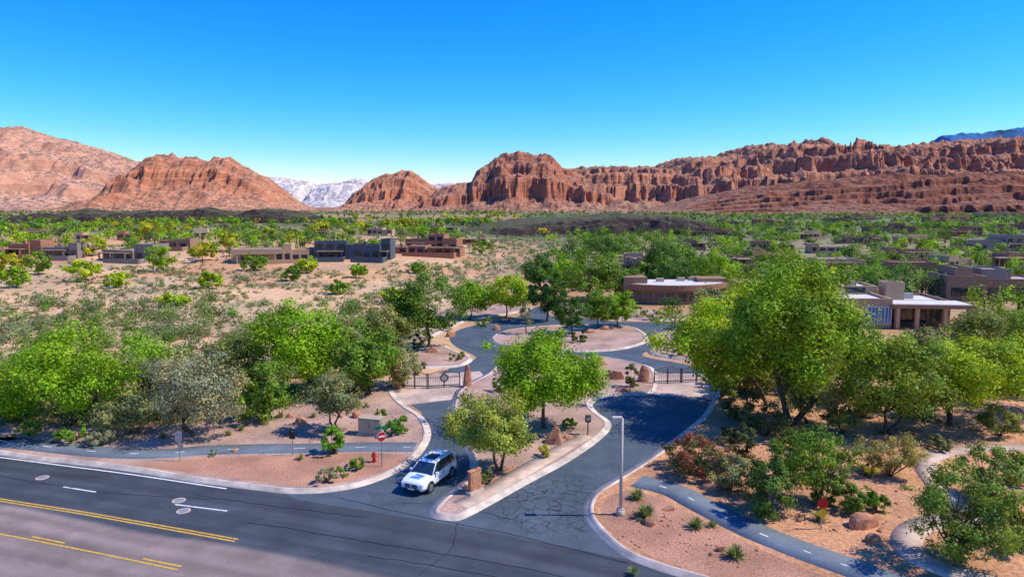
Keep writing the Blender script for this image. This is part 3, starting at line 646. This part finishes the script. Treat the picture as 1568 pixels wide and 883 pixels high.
# ---------------------------------------------------------------- scatter masses
def scatter(name,poly,n,rmin,rmax,k,leaf,pal,hz=.7,tree=False,dens=None,sub=5,world=None,seed=0,lump=.5,thr=.5):
    P_=world if world else G(poly)
    xs=[p[0] for p in P_];ys=[p[1] for p in P_];got=[];c=0;it=0
    while c<n and it<60:
        it+=1
        x=rng.uniform(min(xs),max(xs),n*3);y=rng.uniform(min(ys),max(ys),n*3)
        ok=inpoly(x,y,P_)
        for e in EXC: ok&=~inpoly(x,y,e)
        if dens: ok&=(fbm(x/dens,y/dens,3,seed)+rng.uniform(-.12,.12,len(x)))>thr
        got.append(np.stack([x[ok],y[ok]],1));c+=int(ok.sum())
    XY=np.vstack(got)[:n];n=len(XY);z=T(XY[:,0],XY[:,1])
    z=np.where(XY[:,1]<70,.02,z)
    r=rmin+(rmax-rmin)*rng.uniform(0,1,n)**1.8
    base=np.stack([XY[:,0],XY[:,1],z],1)
    sc=rng.normal(size=(n,sub,3));sc/=np.linalg.norm(sc,axis=2,keepdims=True);sc*=rng.uniform(.3,.85,(n,sub,1))
    if tree: sc[:,:,2]=sc[:,:,2]*.7+.95
    else: sc[:,:,2]=np.abs(sc[:,:,2])*hz+.12
    idx=rng.integers(0,sub,(n,k));S_=np.take_along_axis(sc,idx[:,:,None],1)
    o=rng.normal(size=(n,k,3));ol=np.linalg.norm(o,axis=2,keepdims=True);o/=ol
    L_=S_+o*np.minimum(ol,2.4)*.22*np.array([1,1,.85])
    if not tree: L_[:,:,2]=np.abs(L_[:,:,2])
    pos=base[:,None]+L_*r[:,None,None]
    nrm=o*.8+np.array([0,0,.5])+rng.normal(size=o.shape)*.4
    pw=np.array([p[1] for p in pal],float);pc=np.array([p[0] for p in pal])[rng.choice(len(pal),n,p=pw/pw.sum())]
    cols=pc*rng.uniform(.65,1.25,(n,1));cols=cols[:,None]*rng.uniform(.65,1.25,(n,sub))[np.arange(n)[:,None],idx][:,:,None]*rng.uniform(.8,1.2,(n,k,1))
    lf=leaf*np.repeat(r/((rmin+rmax)/2),k)**.6
    V,Q,C_=leaves(pos.reshape(-1,3),nrm.reshape(-1,3),lf,cols.reshape(-1,3),.6)
    mi=np.ones(len(Q),int)
    if tree:
        w=(r*.05)[:,None];zz=np.zeros_like(w);b=base
        c1=[np.hstack([sx*w,sy*w,zz]) for sx,sy in((-1,-1),(1,-1),(1,1),(-1,1))]
        TV=np.stack([b+c for c in c1]+[b+c*.6+np.stack([0*r,0*r,r*1.1],1) for c in c1],1).reshape(-1,3)
        q=np.array([(0,1,5,4),(1,2,6,5),(2,3,7,6),(3,0,4,7)])
        TQ=(np.arange(n)[:,None,None]*8+q[None]).reshape(-1,4)+len(V)
        V=np.vstack([V,TV]);Q=np.vstack([Q,TQ]);C_=np.vstack([C_,np.tile((.08,.06,.05),(len(TV),1))]);mi=np.r_[mi,np.zeros(len(TQ),int)]
    from_arrays(name,V,Q,[M['bark'],M['fol']],mi,C_)
scr=[(SAGE,4),(OLIVE,4),(MID,2),(GREY,2),((.22,.18,.09),2)]
trp=[(GREEN,4),(MID,4),(OLIVE,3),(LIME,4),(DARK,3),(SAGE,2)]
HS=[(5,60,368,394,3),(62,118,372,396,2),(150,236,374,400,2),(296,328,350,366,5),(340,352,362,372,0),(356,470,374,402,1),(468,530,370,398,4),(526,596,366,398,4),(616,700,359,384,3),(592,704,380,391,3),(-60,0,372,396,1),(700,745,362,375,0),(240,290,368,382,0),(480,530,352,363,0),(560,600,350,361,1),(180,220,356,368,3),(95,140,358,370,1),(660,700,346,355,0),(20,60,352,364,0),(400,445,350,360,1),
 (920,985,396,418,0),(955,1022,391,408,1),(1060,1130,350,362,3),(1150,1215,370,384,0),(1150,1230,384,402,3),(1215,1260,354,366,1),(1100,1150,394,410,0),(1330,1400,342,357,3),(1420,1490,327,340,0),(1440,1510,347,362,3),(1480,1568,360,384,2),(1350,1430,380,398,3),(1290,1350,358,374,0),(1500,1568,318,332,1),(1250,1330,396,416,1),(1160,1210,336,346,3),(1570,1640,360,380,1),(1365,1450,402,424,3),(1045,1080,368,382,0),(1265,1300,332,341,3),(1400,1440,316,325,5),(1060,1120,414,434,1),(1520,1568,388,408,0),(1450,1500,392,412,1),(1180,1225,346,356,1),(1300,1345,328,337,0),(1100,1140,336,345,0),(1460,1500,316,324,0),(1540,1580,340,352,3),(1240,1290,376,388,1),(1380,1430,360,374,1)]
for (a,b,t_,by,c) in HS:
    x,y,_=g((a+b)/2,by);w=(b-a)*y/F/2+2;EXC.append([(x-w,y-9-y*.04),(x+w,y-9-y*.04),(x+w,y+w*1.2),(x-w,y+w*1.2)])
EXC.append(G([(930,478),(1120,478),(1130,440),(930,440)]));EXC.append(G([(1275,525),(1490,525),(1490,465),(1265,460)]));EXC.append(G([(1440,475),(1600,475),(1600,432),(1440,432)]))
scatter('scrub_vegetation',[(-150,660),(-150,520),(300,500),(620,520),(600,590),(420,640),(200,655)],300,.9,2.0,260,.22,scr,seed=1,sub=8,hz=.85)
scatter('green_shrub_thicket',[(-150,650),(-100,560),(200,545),(600,545),(600,600),(400,640),(150,650)],110,1.5,2.7,480,.25,[(MID,4),(GREEN,3),(SAGE,3),(OLIVE,4)],hz=.95,seed=2,sub=10)
scatter('scrub_vegetation',[(-200,535),(-200,400),(760,400),(760,470),(620,530)],900,.6,1.8,60,.34,scr,dens=22,seed=3,thr=.53)
scatter('scrub_vegetation',[(-200,545),(-200,400),(760,400),(760,480),(620,530)],700,.35,1.0,26,.28,scr+[((.14,.12,.10),5)],seed=4)
scatter('scrub_vegetation',[(-200,560),(-200,470),(640,455),(640,530)],230,1.3,2.9,190,.34,[(SAGE,4),(MID,3),(OLIVE,4)],dens=16,seed=5,hz=.9,sub=9)
scatter('wash_vegetation',[(560,430),(640,375),(900,350),(960,380),(900,400),(800,410),(760,470)],1200,.8,2.2,40,.45,[(SAGE,5),(GREY,5),(MID,2)],seed=6)
scatter('scrub_vegetation',[(1130,640),(1100,500),(1000,480),(1200,440),(1700,470),(1800,620),(1500,610)],650,.7,1.9,150,.25,[(OLIVE,3),(MID,3),(SAGE,3)],seed=7,sub=7,hz=.9)
scatter('scrub_vegetation',[(1110,720),(1160,640),(1700,620),(1700,900),(1350,830),(1200,760)],90,.25,.6,110,.12,[(OLIVE,3),(MID,3),((.3,.25,.12),4)],seed=8)
scatter('desert_tree_mass',[(980,475),(1000,400),(1700,400),(1800,560),(1500,560),(1300,480),(1150,500)],270,1.9,3.6,400,.44,trp,tree=True,seed=9,sub=9)
scatter('desert_tree_mass',[(850,470),(800,420),(880,350),(1100,345),(1750,350),(1750,425),(980,430),(960,470)],1050,2.0,4.1,150,.8,trp,tree=True,seed=10,sub=8)
scatter('desert_tree_mass',[(960,350),(1000,328),(1700,322),(1750,352)],2200,2.2,4.4,42,1.5,[(MID,5),(GREEN,4),(OLIVE,4),(LIME,2),(DARK,3)],tree=True,seed=11)
scatter('desert_tree_mass',[(-250,412),(-200,365),(720,360),(700,402)],280,1.8,4.0,190,.7,trp+[(YEL,1),(LIME,3)],tree=True,seed=12,sub=8,dens=30,thr=.46)
scatter('desert_tree_mass',[(-250,366),(-200,343),(900,343),(800,372),(700,366)],700,2.0,4.4,80,1.15,trp+[(YEL,2),((.35,.38,.03),3)],tree=True,seed=13,dens=60,thr=.45)
scatter('desert_tree_mass',[(-300,343),(-300,326),(1100,324),(1000,342)],1100,2.2,4.5,34,1.8,[(MID,4),(OLIVE,5),(DARK,3),(YEL,1)],tree=True,seed=14,dens=90,thr=.45)
scatter('scrub_vegetation',[(-250,405),(-250,335),(1000,335),(760,385),(740,400)],4200,.7,2.2,18,.9,scr,seed=15)
scatter('scrub_vegetation',[(900,420),(1000,325),(1700,321),(1750,430)],4000,.7,2.2,18,.9,[(MID,3),(OLIVE,4),(SAGE,2)],seed=16)
for (bx,by,ty,w) in ((228,368,340,34),(270,366,341,44),(142,392,364,50),(310,400,368,52),(350,384,356,36),(405,372,348,30),(490,362,337,34),(602,350,334,30),(632,352,333,34),(762,335,321,26),(700,344,331,24),(10,418,386,44)):
    plant('palo_verde_tree',bx,by,ty,bx,w,(.42,.38,.02),1500,.12,leaf=1.0*(.5+400/(by-300)/20),nc=26,col2=(.22,.32,.02))
for (bx,by,ty,w) in ((325,442,416,34),(250,415,372,55),(388,414,384,42),(640,418,402,22),(448,430,405,30),(265,470,450,50),(60,420,388,40),(550,425,405,30),(352,345,330,26),(737,390,367,36),(180,440,415,36),(520,450,430,34),(600,465,440,40),(25,440,405,44),(130,430,398,44),(470,418,392,36)):
    plant('desert_tree',bx,by,ty,bx,w,random.choice([MID,GREEN,LIME]),1400,.05,leaf=.6,nc=24)
# ---------------------------------------------------------------- buildings
def mass(b,x0,x1,y0,y1,h,wall,roof,zb=-1.2,par=.35,th=.3):
    b.prism([(x0,y0),(x1,y0),(x1,y1),(x0,y1)],zb,h-par,wall,roof)
    e=.003;z=h-par/2+.01
    b.box(((x0+x1)/2,y0+th/2-e,z),(x1-x0+2*e,th,par+.03),wall);b.box(((x0+x1)/2,y1-th/2+e,z),(x1-x0+2*e,th,par+.03),wall)
    b.box((x0+th/2-e,(y0+y1)/2,z),(th,y1-y0-2*th-.004,par+.03),wall);b.box((x1-th/2+e,(y0+y1)/2,z),(th,y1-y0-2*th-.004,par+.03),wall)
def window(b,x,z,w,h,y,fr,gl):
    b.box((x,y-.03,z),(w+.2,.10,h+.2),fr);b.box((x,y-.06,z),(w,.10,h),gl)
    b.box((x,y-.115,z),(.06,.03,h),fr)
def windowx(b,x,y,z,w,h,s,fr,gl):
    b.box((x+s*.03,y,z),(.10,w+.2,h+.2),fr);b.box((x+s*.06,y,z),(.10,w,h),gl)
def house(px0,px1,ty,by,wi,seed):
    r=random.Random(seed);x,y,z=g((px0+px1)/2,by);zc=y*cp+(H-z)*sp
    w=(px1-px0)/F*zc;h=max(3.8,at_y(px0,ty,y)[2]-z);h=min(h,8.5)
    e=empty('adobe_house',(x,y,z),r.uniform(-.25,.25));wall=WALLS[wi];roof=M['roofw'] if r.random()<.3 else M['roofg']
    d=min(14,max(8,w*.5));b=PB();wn=PB();tr=PB()
    n=max(2,int(w//6));xs=-w/2
    cuts=sorted([r.uniform(.2,.8) for _ in range(n-1)]);ed=[0]+cuts+[1];tall=r.randrange(n)
    for i in range(n):
        a=xs+ed[i]*w;c=xs+ed[i+1]*w
        if c-a<1.2: continue
        hh=h if i==tall else h*r.uniform(.6,.85);y0=r.uniform(0,2.5)+i*.011
        mass(b,a-.0,c+.15*(i<n-1),y0,d-r.uniform(0,1.5),hh,wall,roof)
        ww=c-a
        k=max(1,int(ww/2.6))
        for j in range(k):
            wx=a+ww*(j+.5)/k;wi_=min(1.8,ww/k*.6)
            if r.random()<.8: window(wn,wx,1.55,wi_,r.choice([1.2,2.0]) if hh>3 else 1,y0,M['iron'],M['glass'])
            if hh>5.6 and r.random()<.8: window(wn,wx,4.3,wi_,1.1,y0,M['iron'],M['glass'])
        if r.random()<.5 and ww>3:
            tr.box(((a+c)/2,y0-1.3,2.75),(ww*.8,2.6,.22),WALLS[0] if wi!=0 else WALLS[1])
            for sx in (-1,1): tr.box(((a+c)/2+sx*ww*.36,y0-2.4,1.0),(.35,.35,3.25),wall)
        if r.random()<.35: b.box(((a+c)/2,d*.5,hh+.3),(.9,.9,1.2),wall)
    windowx(wn,-w/2,d*.45,1.6,1.6,1.2,-1,M['iron'],M['glass'])
    b.out('walls',e);wn.out('windows',e)
    if tr.m: tr.out('patio',e)
    q=PB();q.box((w*.1,-4.5,.3),(w*.7,.25,1.9),wall);q.box((w*.45+.13,-2.2,.3),(.25,4.3,1.8),wall);q.out('garden_wall',e)
for i,q in enumerate(HS): house(*q,seed=100+i)
x,y,z=g(1035,466);e=empty('curved_building',(x,y,z),0)
zc=y*cp+H*sp;w=165/F*zc
def arc(r0,a0,a1,n,cx=0,cy=0): return [(cx+r0*math.cos(a0+(a1-a0)*i/n),cy+r0*math.sin(a0+(a1-a0)*i/n)) for i in range(n+1)]
R_=w*.62;b=PB()
outer=arc(R_,math.radians(216),math.radians(324),22,0,R_*.95)
front=outer;back=[(w/2,9),(-w/2,9)]
b.prism(front+back,-1,2.7,WALLS[0]);ov=arc(R_+.7,math.radians(215),math.radians(325),22,0,R_*.95)+[(w/2+.7,9.7),(-w/2-.7,9.7)]
b.prism(ov,2.71,3.75,WALLS[3]);b.prism([(p_[0]*.93,.35+p_[1]*.93) for p_ in ov],3.6,3.80,M['roofw'])
b.box((-w*.36,5,2.2),(w*.22,6,5.6),WALLS[0]);b.box((w*.40,7,2.0),(w*.28,5,5.0),WALLS[0]);b.out('walls',e)
b=PB()
for i in range(2,21,2):
    a=math.radians(216+108*i/22);cx_,cy_=(R_+.02)*math.cos(a),R_*.95+(R_+.02)*math.sin(a)
    b.box((cx_,cy_,1.3),(.12,1.5,1.7),M['glass'],rz=a)
b.out('windows',e)
b=PB();[b.box((px_,6+.3*px_,4.15),(1.4,1.1,.7),M['beige']) for px_ in (-2,2.5,5)];b.out('roof_units',e)
x,y,z=g(1378,503);e=empty('clubhouse',(x,y,z),math.radians(-6));zc=y*cp+H*sp;k=zc/F
X_=lambda px_:(px_-1378)*k
b=PB();mass(b,X_(1278),X_(1365),0,9,4.6,WALLS[1],M['roofw']);mass(b,X_(1300),X_(1362)+1.3,8.2,15,5.6,WALLS[1],M['roofw'])
mass(b,X_(1365)+.01,X_(1470),4.2,13.5,3.9,WALLS[0],M['roofw']);mass(b,X_(1383),X_(1412),7,10,6.4,WALLS[1],M['roofg'])
b.out('walls',e)
b=PB();b.box(((X_(1362)+X_(1482))/2,2.0,3.55),(X_(1482)-X_(1362),5.6,.55),WALLS[0]);b.box(((X_(1362)+X_(1482))/2,2.0,3.86),(X_(1482)-X_(1362)-.8,4.8,.08),M['roofw'])
for q in (1372,1400,1440,1474): b.box((X_(q),-.3,1.1),(.55,.55,4.35),WALLS[1])
b.out('portico',e)
b=PB()
for i in range(4): window(b,X_(1330)+i*.98,2.0,.82,2.6,-.0,M['sign'],M['bglass'])
window(b,X_(1296),1.9,1.6,1.2,0,M['iron'],M['glass'])
for q in (1385,1405,1425,1450): window(b,X_(q),1.6,1.7,2.3,4.2,M['iron'],M['glass'])
window(b,X_(1340),4.95,3,.6,8.2-.0,M['iron'],M['glass'])
b.out('windows',e)
b=PB();b.box((X_(1300),4,4.75),(1.3,1.0,.8),M['beige']);b.box((X_(1425),9,4.0),(1.5,1.2,.9),M['metal']);b.box((X_(1345),11.5,5.7),(1.2,1.2,.8),M['beige']);b.out('roof_units',e)
x,y,z=g(1525,462);e=empty('adobe_building',(x,y,z),math.radians(-10));zc=y*cp+H*sp;k=zc/F;X_=lambda px_:(px_-1525)*k
b=PB();mass(b,X_(1455),X_(1510),0,9,5.0,WALLS[0],M['roofg']);mass(b,X_(1475),X_(1500),3,11,6.4,WALLS[0],M['roofg']);mass(b,X_(1510)+.01,X_(1600),1.5,11,4.4,WALLS[0],M['roofg']);mass(b,X_(1520),X_(1562),5,12,6.0,WALLS[2],M['roofg']);b.out('walls',e)
b=PB();[window(b,X_(q),1.8,1.5,1.4,yy,M['iron'],M['glass']) for q,yy in ((1468,0),(1482,0),(1498,0),(1525,1.5),(1545,1.5),(1565,1.5))];b.out('windows',e)
# ---------------------------------------------------------------- gates
def gate(pa,pb,hgt,emblem=False):
    ax,ay,_=g(*pa);bx,by,_=g(*pb);L_=math.hypot(bx-ax,by-ay);e=empty('iron_gate',(ax,ay,.02),math.atan2(by-ay,bx-ax));b=PB();n=int(L_/.19)
    top=lambda t:hgt*(.78+.22*math.sin(math.pi*t))
    for i in range(n+1):
        t=i/n;b.box((L_*t,0,top(t)/2+.05),(.025,.025,top(t)-.05),M['giron'])
    b.out('bars',e);b=PB()
    for i in range(20):
        t0,t1=i/20,(i+1)/20;b.cyl((L_*t0,0,top(t0)+.03),(L_*t1,0,top(t1)+.03),.035,.035,M['giron'],6)
    b.box((L_/2,.04,.25),(L_,.05,.1),M['giron']);b.box((L_/2,.04,hgt*.62),(L_,.04,.06),M['giron'])
    for s in (0,.5,1): b.box((L_*s,.0,hgt*.45),(.1,.1,hgt*.9),M['giron'])
    b.out('frame',e)
    if emblem:
        b=PB();b.cyl((L_*.5,-.12,hgt*.6),(L_*.5,-.07,hgt*.6),.45,.45,M['giron'],20);b.cyl((L_*.5,-.15,hgt*.6),(L_*.5,-.121,hgt*.6),.30,.30,M['metal'],20);b.out('emblem',e)
gate((616,594),(654,595),1.8);gate((656,595),(704,592),1.8,True);gate((1002,588),(1042,586),1.8);gate((1044,586),(1088,584),1.8)
# ---------------------------------------------------------------- street furniture
x,y,_=g(950,790);e=empty('street_lamp',(x,y,.1));ht=at_y(950,640,y)[2]-.1
b=PB();b.cyl((0,0,-.1),(0,0,.35),.26,.26,M['conc'],16);b.out('footing',e)
b=PB();b.cyl((0,0,.3),(0,0,ht),.11,.075,M['lamp'],14);b.box((0,0,.38),(.34,.34,.06),M['lamp']);b.cyl((0,0,ht-.1),(-.25,0,ht-.02),.035,.035,M['lamp'],8);b.out('pole',e)
b=PB();b.box((-.32,0,ht+.02),(.62,.34,.16),M['lamp'],bev=.03);b.box((-.34,0,ht-.075),(.42,.24,.03),M['light']);b.out('lamp_head',e)
def octagon(b,c,r,m,t=.03,yoff=0,rz=0):
    pts=[Vector((r*math.cos(math.pi/8+i*math.pi/4),0,r*math.sin(math.pi/8+i*math.pi/4))) for i in range(8)]
    R0=Matrix.Rotation(rz,3,'Z')
    f=[Vector(c)+R0@(p_+Vector((0,yoff-t/2,0))) for p_ in pts];k=[Vector(c)+R0@(p_+Vector((0,yoff+t/2,0))) for p_ in pts]
    b.poly(f,m);b.poly(k[::-1],m)
    for i in range(8): b.poly([f[i],k[i],k[(i+1)%8],f[(i+1)%8]],m)
def post(name,bx,by,ty):
    x,y,_=g(bx,by);e=empty(name,(x,y,.1));h=at_y(bx,ty,y)[2]-.1
    b=PB();b.box((0,0,h/2-.1),(.07,.07,h+.2),M['metal']);b.out('post',e);return e,h
e,h=post('stop_sign',585,716,652);b=PB();octagon(b,(0,0,h-.75),.38,M['sign'],.02,-.06,.5);octagon(b,(0,0,h-.75),.35,M['red'],.03,-.065,.5);b.out('sign_face',e)
b=PB();b.box((0,0,h-.12),(1.0,.03,.22),M['green'],rz=.3);b.box((0,0,h+.12),(.9,.03,.2),M['green'],rz=1.6);b.out('street_name_signs',e)
b=PB();b.box((.045,-.075,h-.75),(.46,.012,.12),M['sign'],rz=.5);b.out('lettering',e)
e,h=post('traffic_sign',276,707,660);b=PB();b.box((0,-.06,h-.4),(.5,.03,.75),M['metal'],bev=.01);b.box((.12,-.06,h-1.2),(.4,.03,.5),M['metal']);b.out('sign_face',e)
e,h=post('traffic_sign',449,699,660);b=PB();b.box((0,-.06,h-.3),(.45,.03,.55),M['plast'],bev=.01);b.out('sign_face',e)
e,h=post('stop_sign',1257,812,763);b=PB();octagon(b,(0,0,h-.25),.33,M['red'],.03,-.06);b.box((0,-.06,h-.85),(.5,.03,.5),M['ysign'],ry=math.pi/4);b.out('sign_face',e)
x,y,_=g(573,709);e=empty('fire_hydrant',(x,y,.1));b=PB();b.cyl((0,0,0),(0,0,.08),.17,.17,M['red'],12);b.cyl((0,0,.08),(0,0,.62),.12,.11,M['red'],12);b.cyl((0,0,.58),(0,0,.64),.16,.16,M['red'],12);b.sph((0,0,.66),(.13,.13,.13),M['red']);b.cyl((0,0,.76),(0,0,.84),.04,.04,M['red'],6)
for s in (-1,1): b.cyl((0,0,.45),(s*.2,0,.45),.06,.06,M['red'],8)
b.cyl((0,0,.42),(0,-.22,.42),.08,.08,M['red'],10);b.out('body',e)
x,y,_=g(566,668);e=empty('utility_cabinet',(x,y,.1),-.25);b=PB();b.box((0,.4,.05),(2.3,1.2,.14),M['conc']);b.out('pad',e);b=PB();b.box((0,.4,.75),(2.0,.95,1.28),M['beige'],bev=.04);b.box((0,.4,1.42),(2.1,1.05,.06),M['beige']);b.out('cabinet',e);b=PB();[b.box((s*.5,-.09,.75),(.93,.02,1.1),M['beige']) for s in (-1,1)];b.box((.05,-.11,.8),(.05,.03,.2),M['iron']);b.out('doors',e)
x,y,_=g(900,667);e=empty('gate_call_box',(x,y,.12));b=PB();b.cyl((0,0,0),(0,0,1.1),.05,.05,M['iron'],8);b.out('post',e);b=PB();b.box((0,0,1.35),(.45,.35,.55),M['iron'],bev=.03);b.box((0,-.185,1.38),(.28,.02,.3),M['metal']);b.out('box',e)
x,y,_=g(727,756);e=empty('monument_sign',(x,y,.12),math.radians(48));b=PB()
b.box((0,0,.1),(1.25,.5,.2),M['conc']);b.out('base',e);b=PB()
b.box((0,0,.85),(1.0,.28,1.32),M['rock'],bev=.04);b.box((0,0,1.54),(1.1,.34,.06),M['rock']);b.out('stone_slab',e);b=PB();b.box((0,-.15,1.0),(.7,.03,.5),M['gravel']);b.out('plaque',e)
for q in ((609,594,1.9),(1092,588,1.8)):
    x,y,_=g(q[0],q[1]);e=empty('stone_pillar',(x,y,.0));b=PB()
    for i in range(5): b.box((random.uniform(-.03,.03),random.uniform(-.03,.03),.2+i*.39),(.85-.03*i,.85-.03*i,.375),M['rock'],rz=random.uniform(-.08,.08),bev=.05)
    b.out('stones',e)
# ---------------------------------------------------------------- car
x,y,_=g(657,742)
e=empty('suv_car',(x,y+.4,.014),math.radians(-90-24))
def loft(stations,m,name='body'):
    bm=bmesh.new();rings=[]
    for xs_,prof in stations:
        ring=[bm.verts.new((xs_,yy,zz)) for yy,zz in prof]+[bm.verts.new((xs_,-yy,zz)) for yy,zz in prof[::-1]]
        rings.append(ring)
    k=len(rings[0])
    for a,b_ in zip(rings[:-1],rings[1:]):
        for i in range(k): bm.faces.new((a[i],a[(i+1)%k],b_[(i+1)%k],b_[i]))
    bm.faces.new(rings[0][::-1]);bm.faces.new(rings[-1])
    bmesh.ops.recalc_face_normals(bm,faces=bm.faces)
    me=bpy.data.meshes.new(name);bm.to_mesh(me);bm.free();me.materials.append(m)
    o=link(bpy.data.objects.new(name,me),e)
    md=o.modifiers.new('b','BEVEL');md.width=.05;md.segments=3;md.limit_method='ANGLE';md.angle_limit=.4
    for p_ in me.polygons: p_.use_smooth=True
    return o
def pr(w,zl,zt,c=.10): return [(w*.9,zl),(w,zl+.15),(w,zl+.35),(w*.985,zt-.16),(w*.93,zt-.03),(w*.55,zt+c*.25)]
loft([(-2.32,pr(.84,.42,.98)),(-2.2,pr(.92,.34,1.04)),(-1.4,pr(.95,.30,1.08)),(0,pr(.95,.28,1.07)),(.85,pr(.95,.30,1.06)),(1.5,pr(.94,.30,1.02)),(2.0,pr(.90,.32,.95)),(2.26,pr(.83,.36,.86)),(2.36,pr(.72,.42,.74))],M['carw'])
def ph(w0,w1,z0,z1): return [(w0,z0),(w0*.6+w1*.4,z0*.55+z1*.45),(w1,z1-.04),(w1*.8,z1)]
loft([(-2.22,ph(.84,.80,1.0,1.12)),(-1.98,ph(.86,.68,1.02,1.60)),(-.6,ph(.88,.69,1.04,1.665)),(.25,ph(.88,.67,1.04,1.62)),(.62,ph(.87,.72,1.03,1.40)),(1.12,ph(.84,.80,1.0,1.06))],M['glass'],name='windows')
loft([(-2.12,[(.70,1.55),(.71,1.585),(.60,1.61)]),(-1.95,[(.72,1.60),(.71,1.635),(.58,1.66)]),(-.6,[(.72,1.64),(.70,1.69),(.55,1.715)]),(.20,[(.70,1.605),(.68,1.65),(.54,1.67)]),(.34,[(.66,1.57),(.64,1.585),(.52,1.60)])],M['carw'],name='roof')
b=PB()
for s in (-1,1):
    b.cyl((1.05,s*.85,1.02),(.28,s*.69,1.60),.04,.035,M['carw'],6)
    for xx in (-.35,-1.35): b.cyl((xx,s*.885,1.04),(xx-.05,s*.70,1.64),.035,.035,M['plast'],6)
    b.cyl((-2.2,s*.82,1.04),(-1.98,s*.69,1.6),.07,.05,M['carw'],6)
b.out('pillars',e);b=PB()
for s in (-1,1):
    b.cyl((-1.8,s*.62,1.74),(.1,s*.62,1.73),.022,.022,M['metal'],6)
    for xx in (-1.8,-.9,.1): b.cyl((xx,s*.62,1.66),(xx,s*.62,1.74),.02,.02,M['metal'],6)
    b.box((.72,s*1.02,1.10),(.16,.22,.14),M['carw'],bev=.03)
    b.box((0,s*.945,.36),(2.6,.06,.12),M['plast']);
    for xx in (-.25,-1.25): b.box((xx,s*.958,.92),(.16,.02,.03),M['metal'])
    for xx in (.75,-.3,-1.2): b.box((xx,s*.95,.72),(.012,.012,.5),M['plast'])
b.out('trim',e)
b=PB();b.box((2.36,0,.66),(.06,.95,.26),M['plast'],bev=.02);b.box((2.385,0,.66),(.04,.9,.03),M['metal']);b.cyl((2.38,0,.66),(2.42,0,.66),.10,.10,M['metal'],14);b.box((2.34,0,.44),(.08,1.3,.12),M['plast']);b.box((2.39,0,.47),(.02,.5,.12),M['sign']);b.out('grille',e)
b=PB();[b.box((2.21,s*.68,.75),(.22,.32,.15),M['light'],rz=-s*.45,bev=.03) for s in (-1,1)];b.out('headlights',e)
b=PB();[b.box((-2.27,s*.74,.9),(.12,.22,.22),M['red'],bev=.02) for s in (-1,1)];b.out('tail_lights',e)
b=PB();b.poly([(1.9,-.45,1.003),(1.9,.30,1.003),(1.35,.5,1.062),(1.25,-.2,1.068)],M['carb']);b.out('bonnet_decal',e)
b=PB();b.box((-.5,0,1.722),(.9,.75,.02),M['plast'],bev=.005);b.out('sunroof',e)
for i,(xx,s) in enumerate(((1.42,-1),(1.42,1),(-1.42,-1),(-1.42,1))):
    b=PB();b.cyl((xx,s*.70,.365),(xx,s*.965,.365),.43,.43,M['plast'],24);b.cyl((xx,s*.72,.355),(xx,s*.975,.355),.365,.365,M['tyre'],24)
    b.cyl((xx,s*.8,.355),(xx,s*.985,.355),.245,.235,M['rim'],20)
    for k_ in range(5):
        a=k_*1.257;b.box((xx+.13*math.cos(a),s*.99,.355+.13*math.sin(a)),(.22,.02,.045),M['rim'],ry=-a)
    b.out('wheel_%d'%(i+1),e)
# ---------------------------------------------------------------- light
el=math.radians(50);az=math.radians(92)
sd=Vector((math.sin(az)*math.cos(el),math.cos(az)*math.cos(el),math.sin(el)))
sl=bpy.data.lights.new('sun','SUN');sl.energy=5.0;sl.angle=math.radians(.5);sl.color=(1,.93,.81)
so=link(bpy.data.objects.new('sun',sl));so.rotation_euler=(-sd).to_track_quat('-Z','Y').to_euler();so.location=(30,0,60)
W=bpy.data.worlds.new('World');S.world=W;W.use_nodes=True;nt=W.node_tree;nt.nodes.clear();L=nt.links.new
sk=nt.nodes.new('ShaderNodeTexSky');sk.sky_type='NISHITA';sk.sun_disc=False;sk.sun_elevation=el;sk.sun_rotation=az
sk.altitude=900;sk.air_density=1.0;sk.dust_density=.2;sk.ozone_density=3
hs=nt.nodes.new('ShaderNodeHueSaturation');hs.inputs['Saturation'].default_value=1.3
L(sk.outputs[0],hs.inputs['Color'])
se=nt.nodes.new('ShaderNodeSeparateColor');L(hs.outputs[0],se.inputs[0]);cc=nt.nodes.new('ShaderNodeCombineColor')
for i,(pw,k) in enumerate(((2.0,.26),(1.05,1.20),(.30,5.3))):   # grade the sky: deeper, bluer zenith
    mx=nt.nodes.new('ShaderNodeMath');mx.operation='MAXIMUM';mx.inputs[1].default_value=.0001;L(se.outputs[i],mx.inputs[0])
    po=nt.nodes.new('ShaderNodeMath');po.operation='POWER';po.inputs[1].default_value=pw;L(mx.outputs[0],po.inputs[0])
    mu=nt.nodes.new('ShaderNodeMath');mu.operation='MULTIPLY';mu.inputs[1].default_value=k;L(po.outputs[0],mu.inputs[0]);L(mu.outputs[0],cc.inputs[i])
bg=nt.nodes.new('ShaderNodeBackground');bg.inputs[1].default_value=.12;ow=nt.nodes.new('ShaderNodeOutputWorld')
L(cc.outputs[0],bg.inputs[0]);L(bg.outputs[0],ow.inputs[0])
# ---------------------------------------------------------------- camera
cd=bpy.data.cameras.new('camera');cam=link(bpy.data.objects.new('camera',cd));cam.location=(0,0,H);cam.rotation_euler=(math.radians(83),0,0)
cd.sensor_width=36;cd.lens=36*F/1568;cd.clip_end=30000;cd.clip_start=.5;S.camera=cam
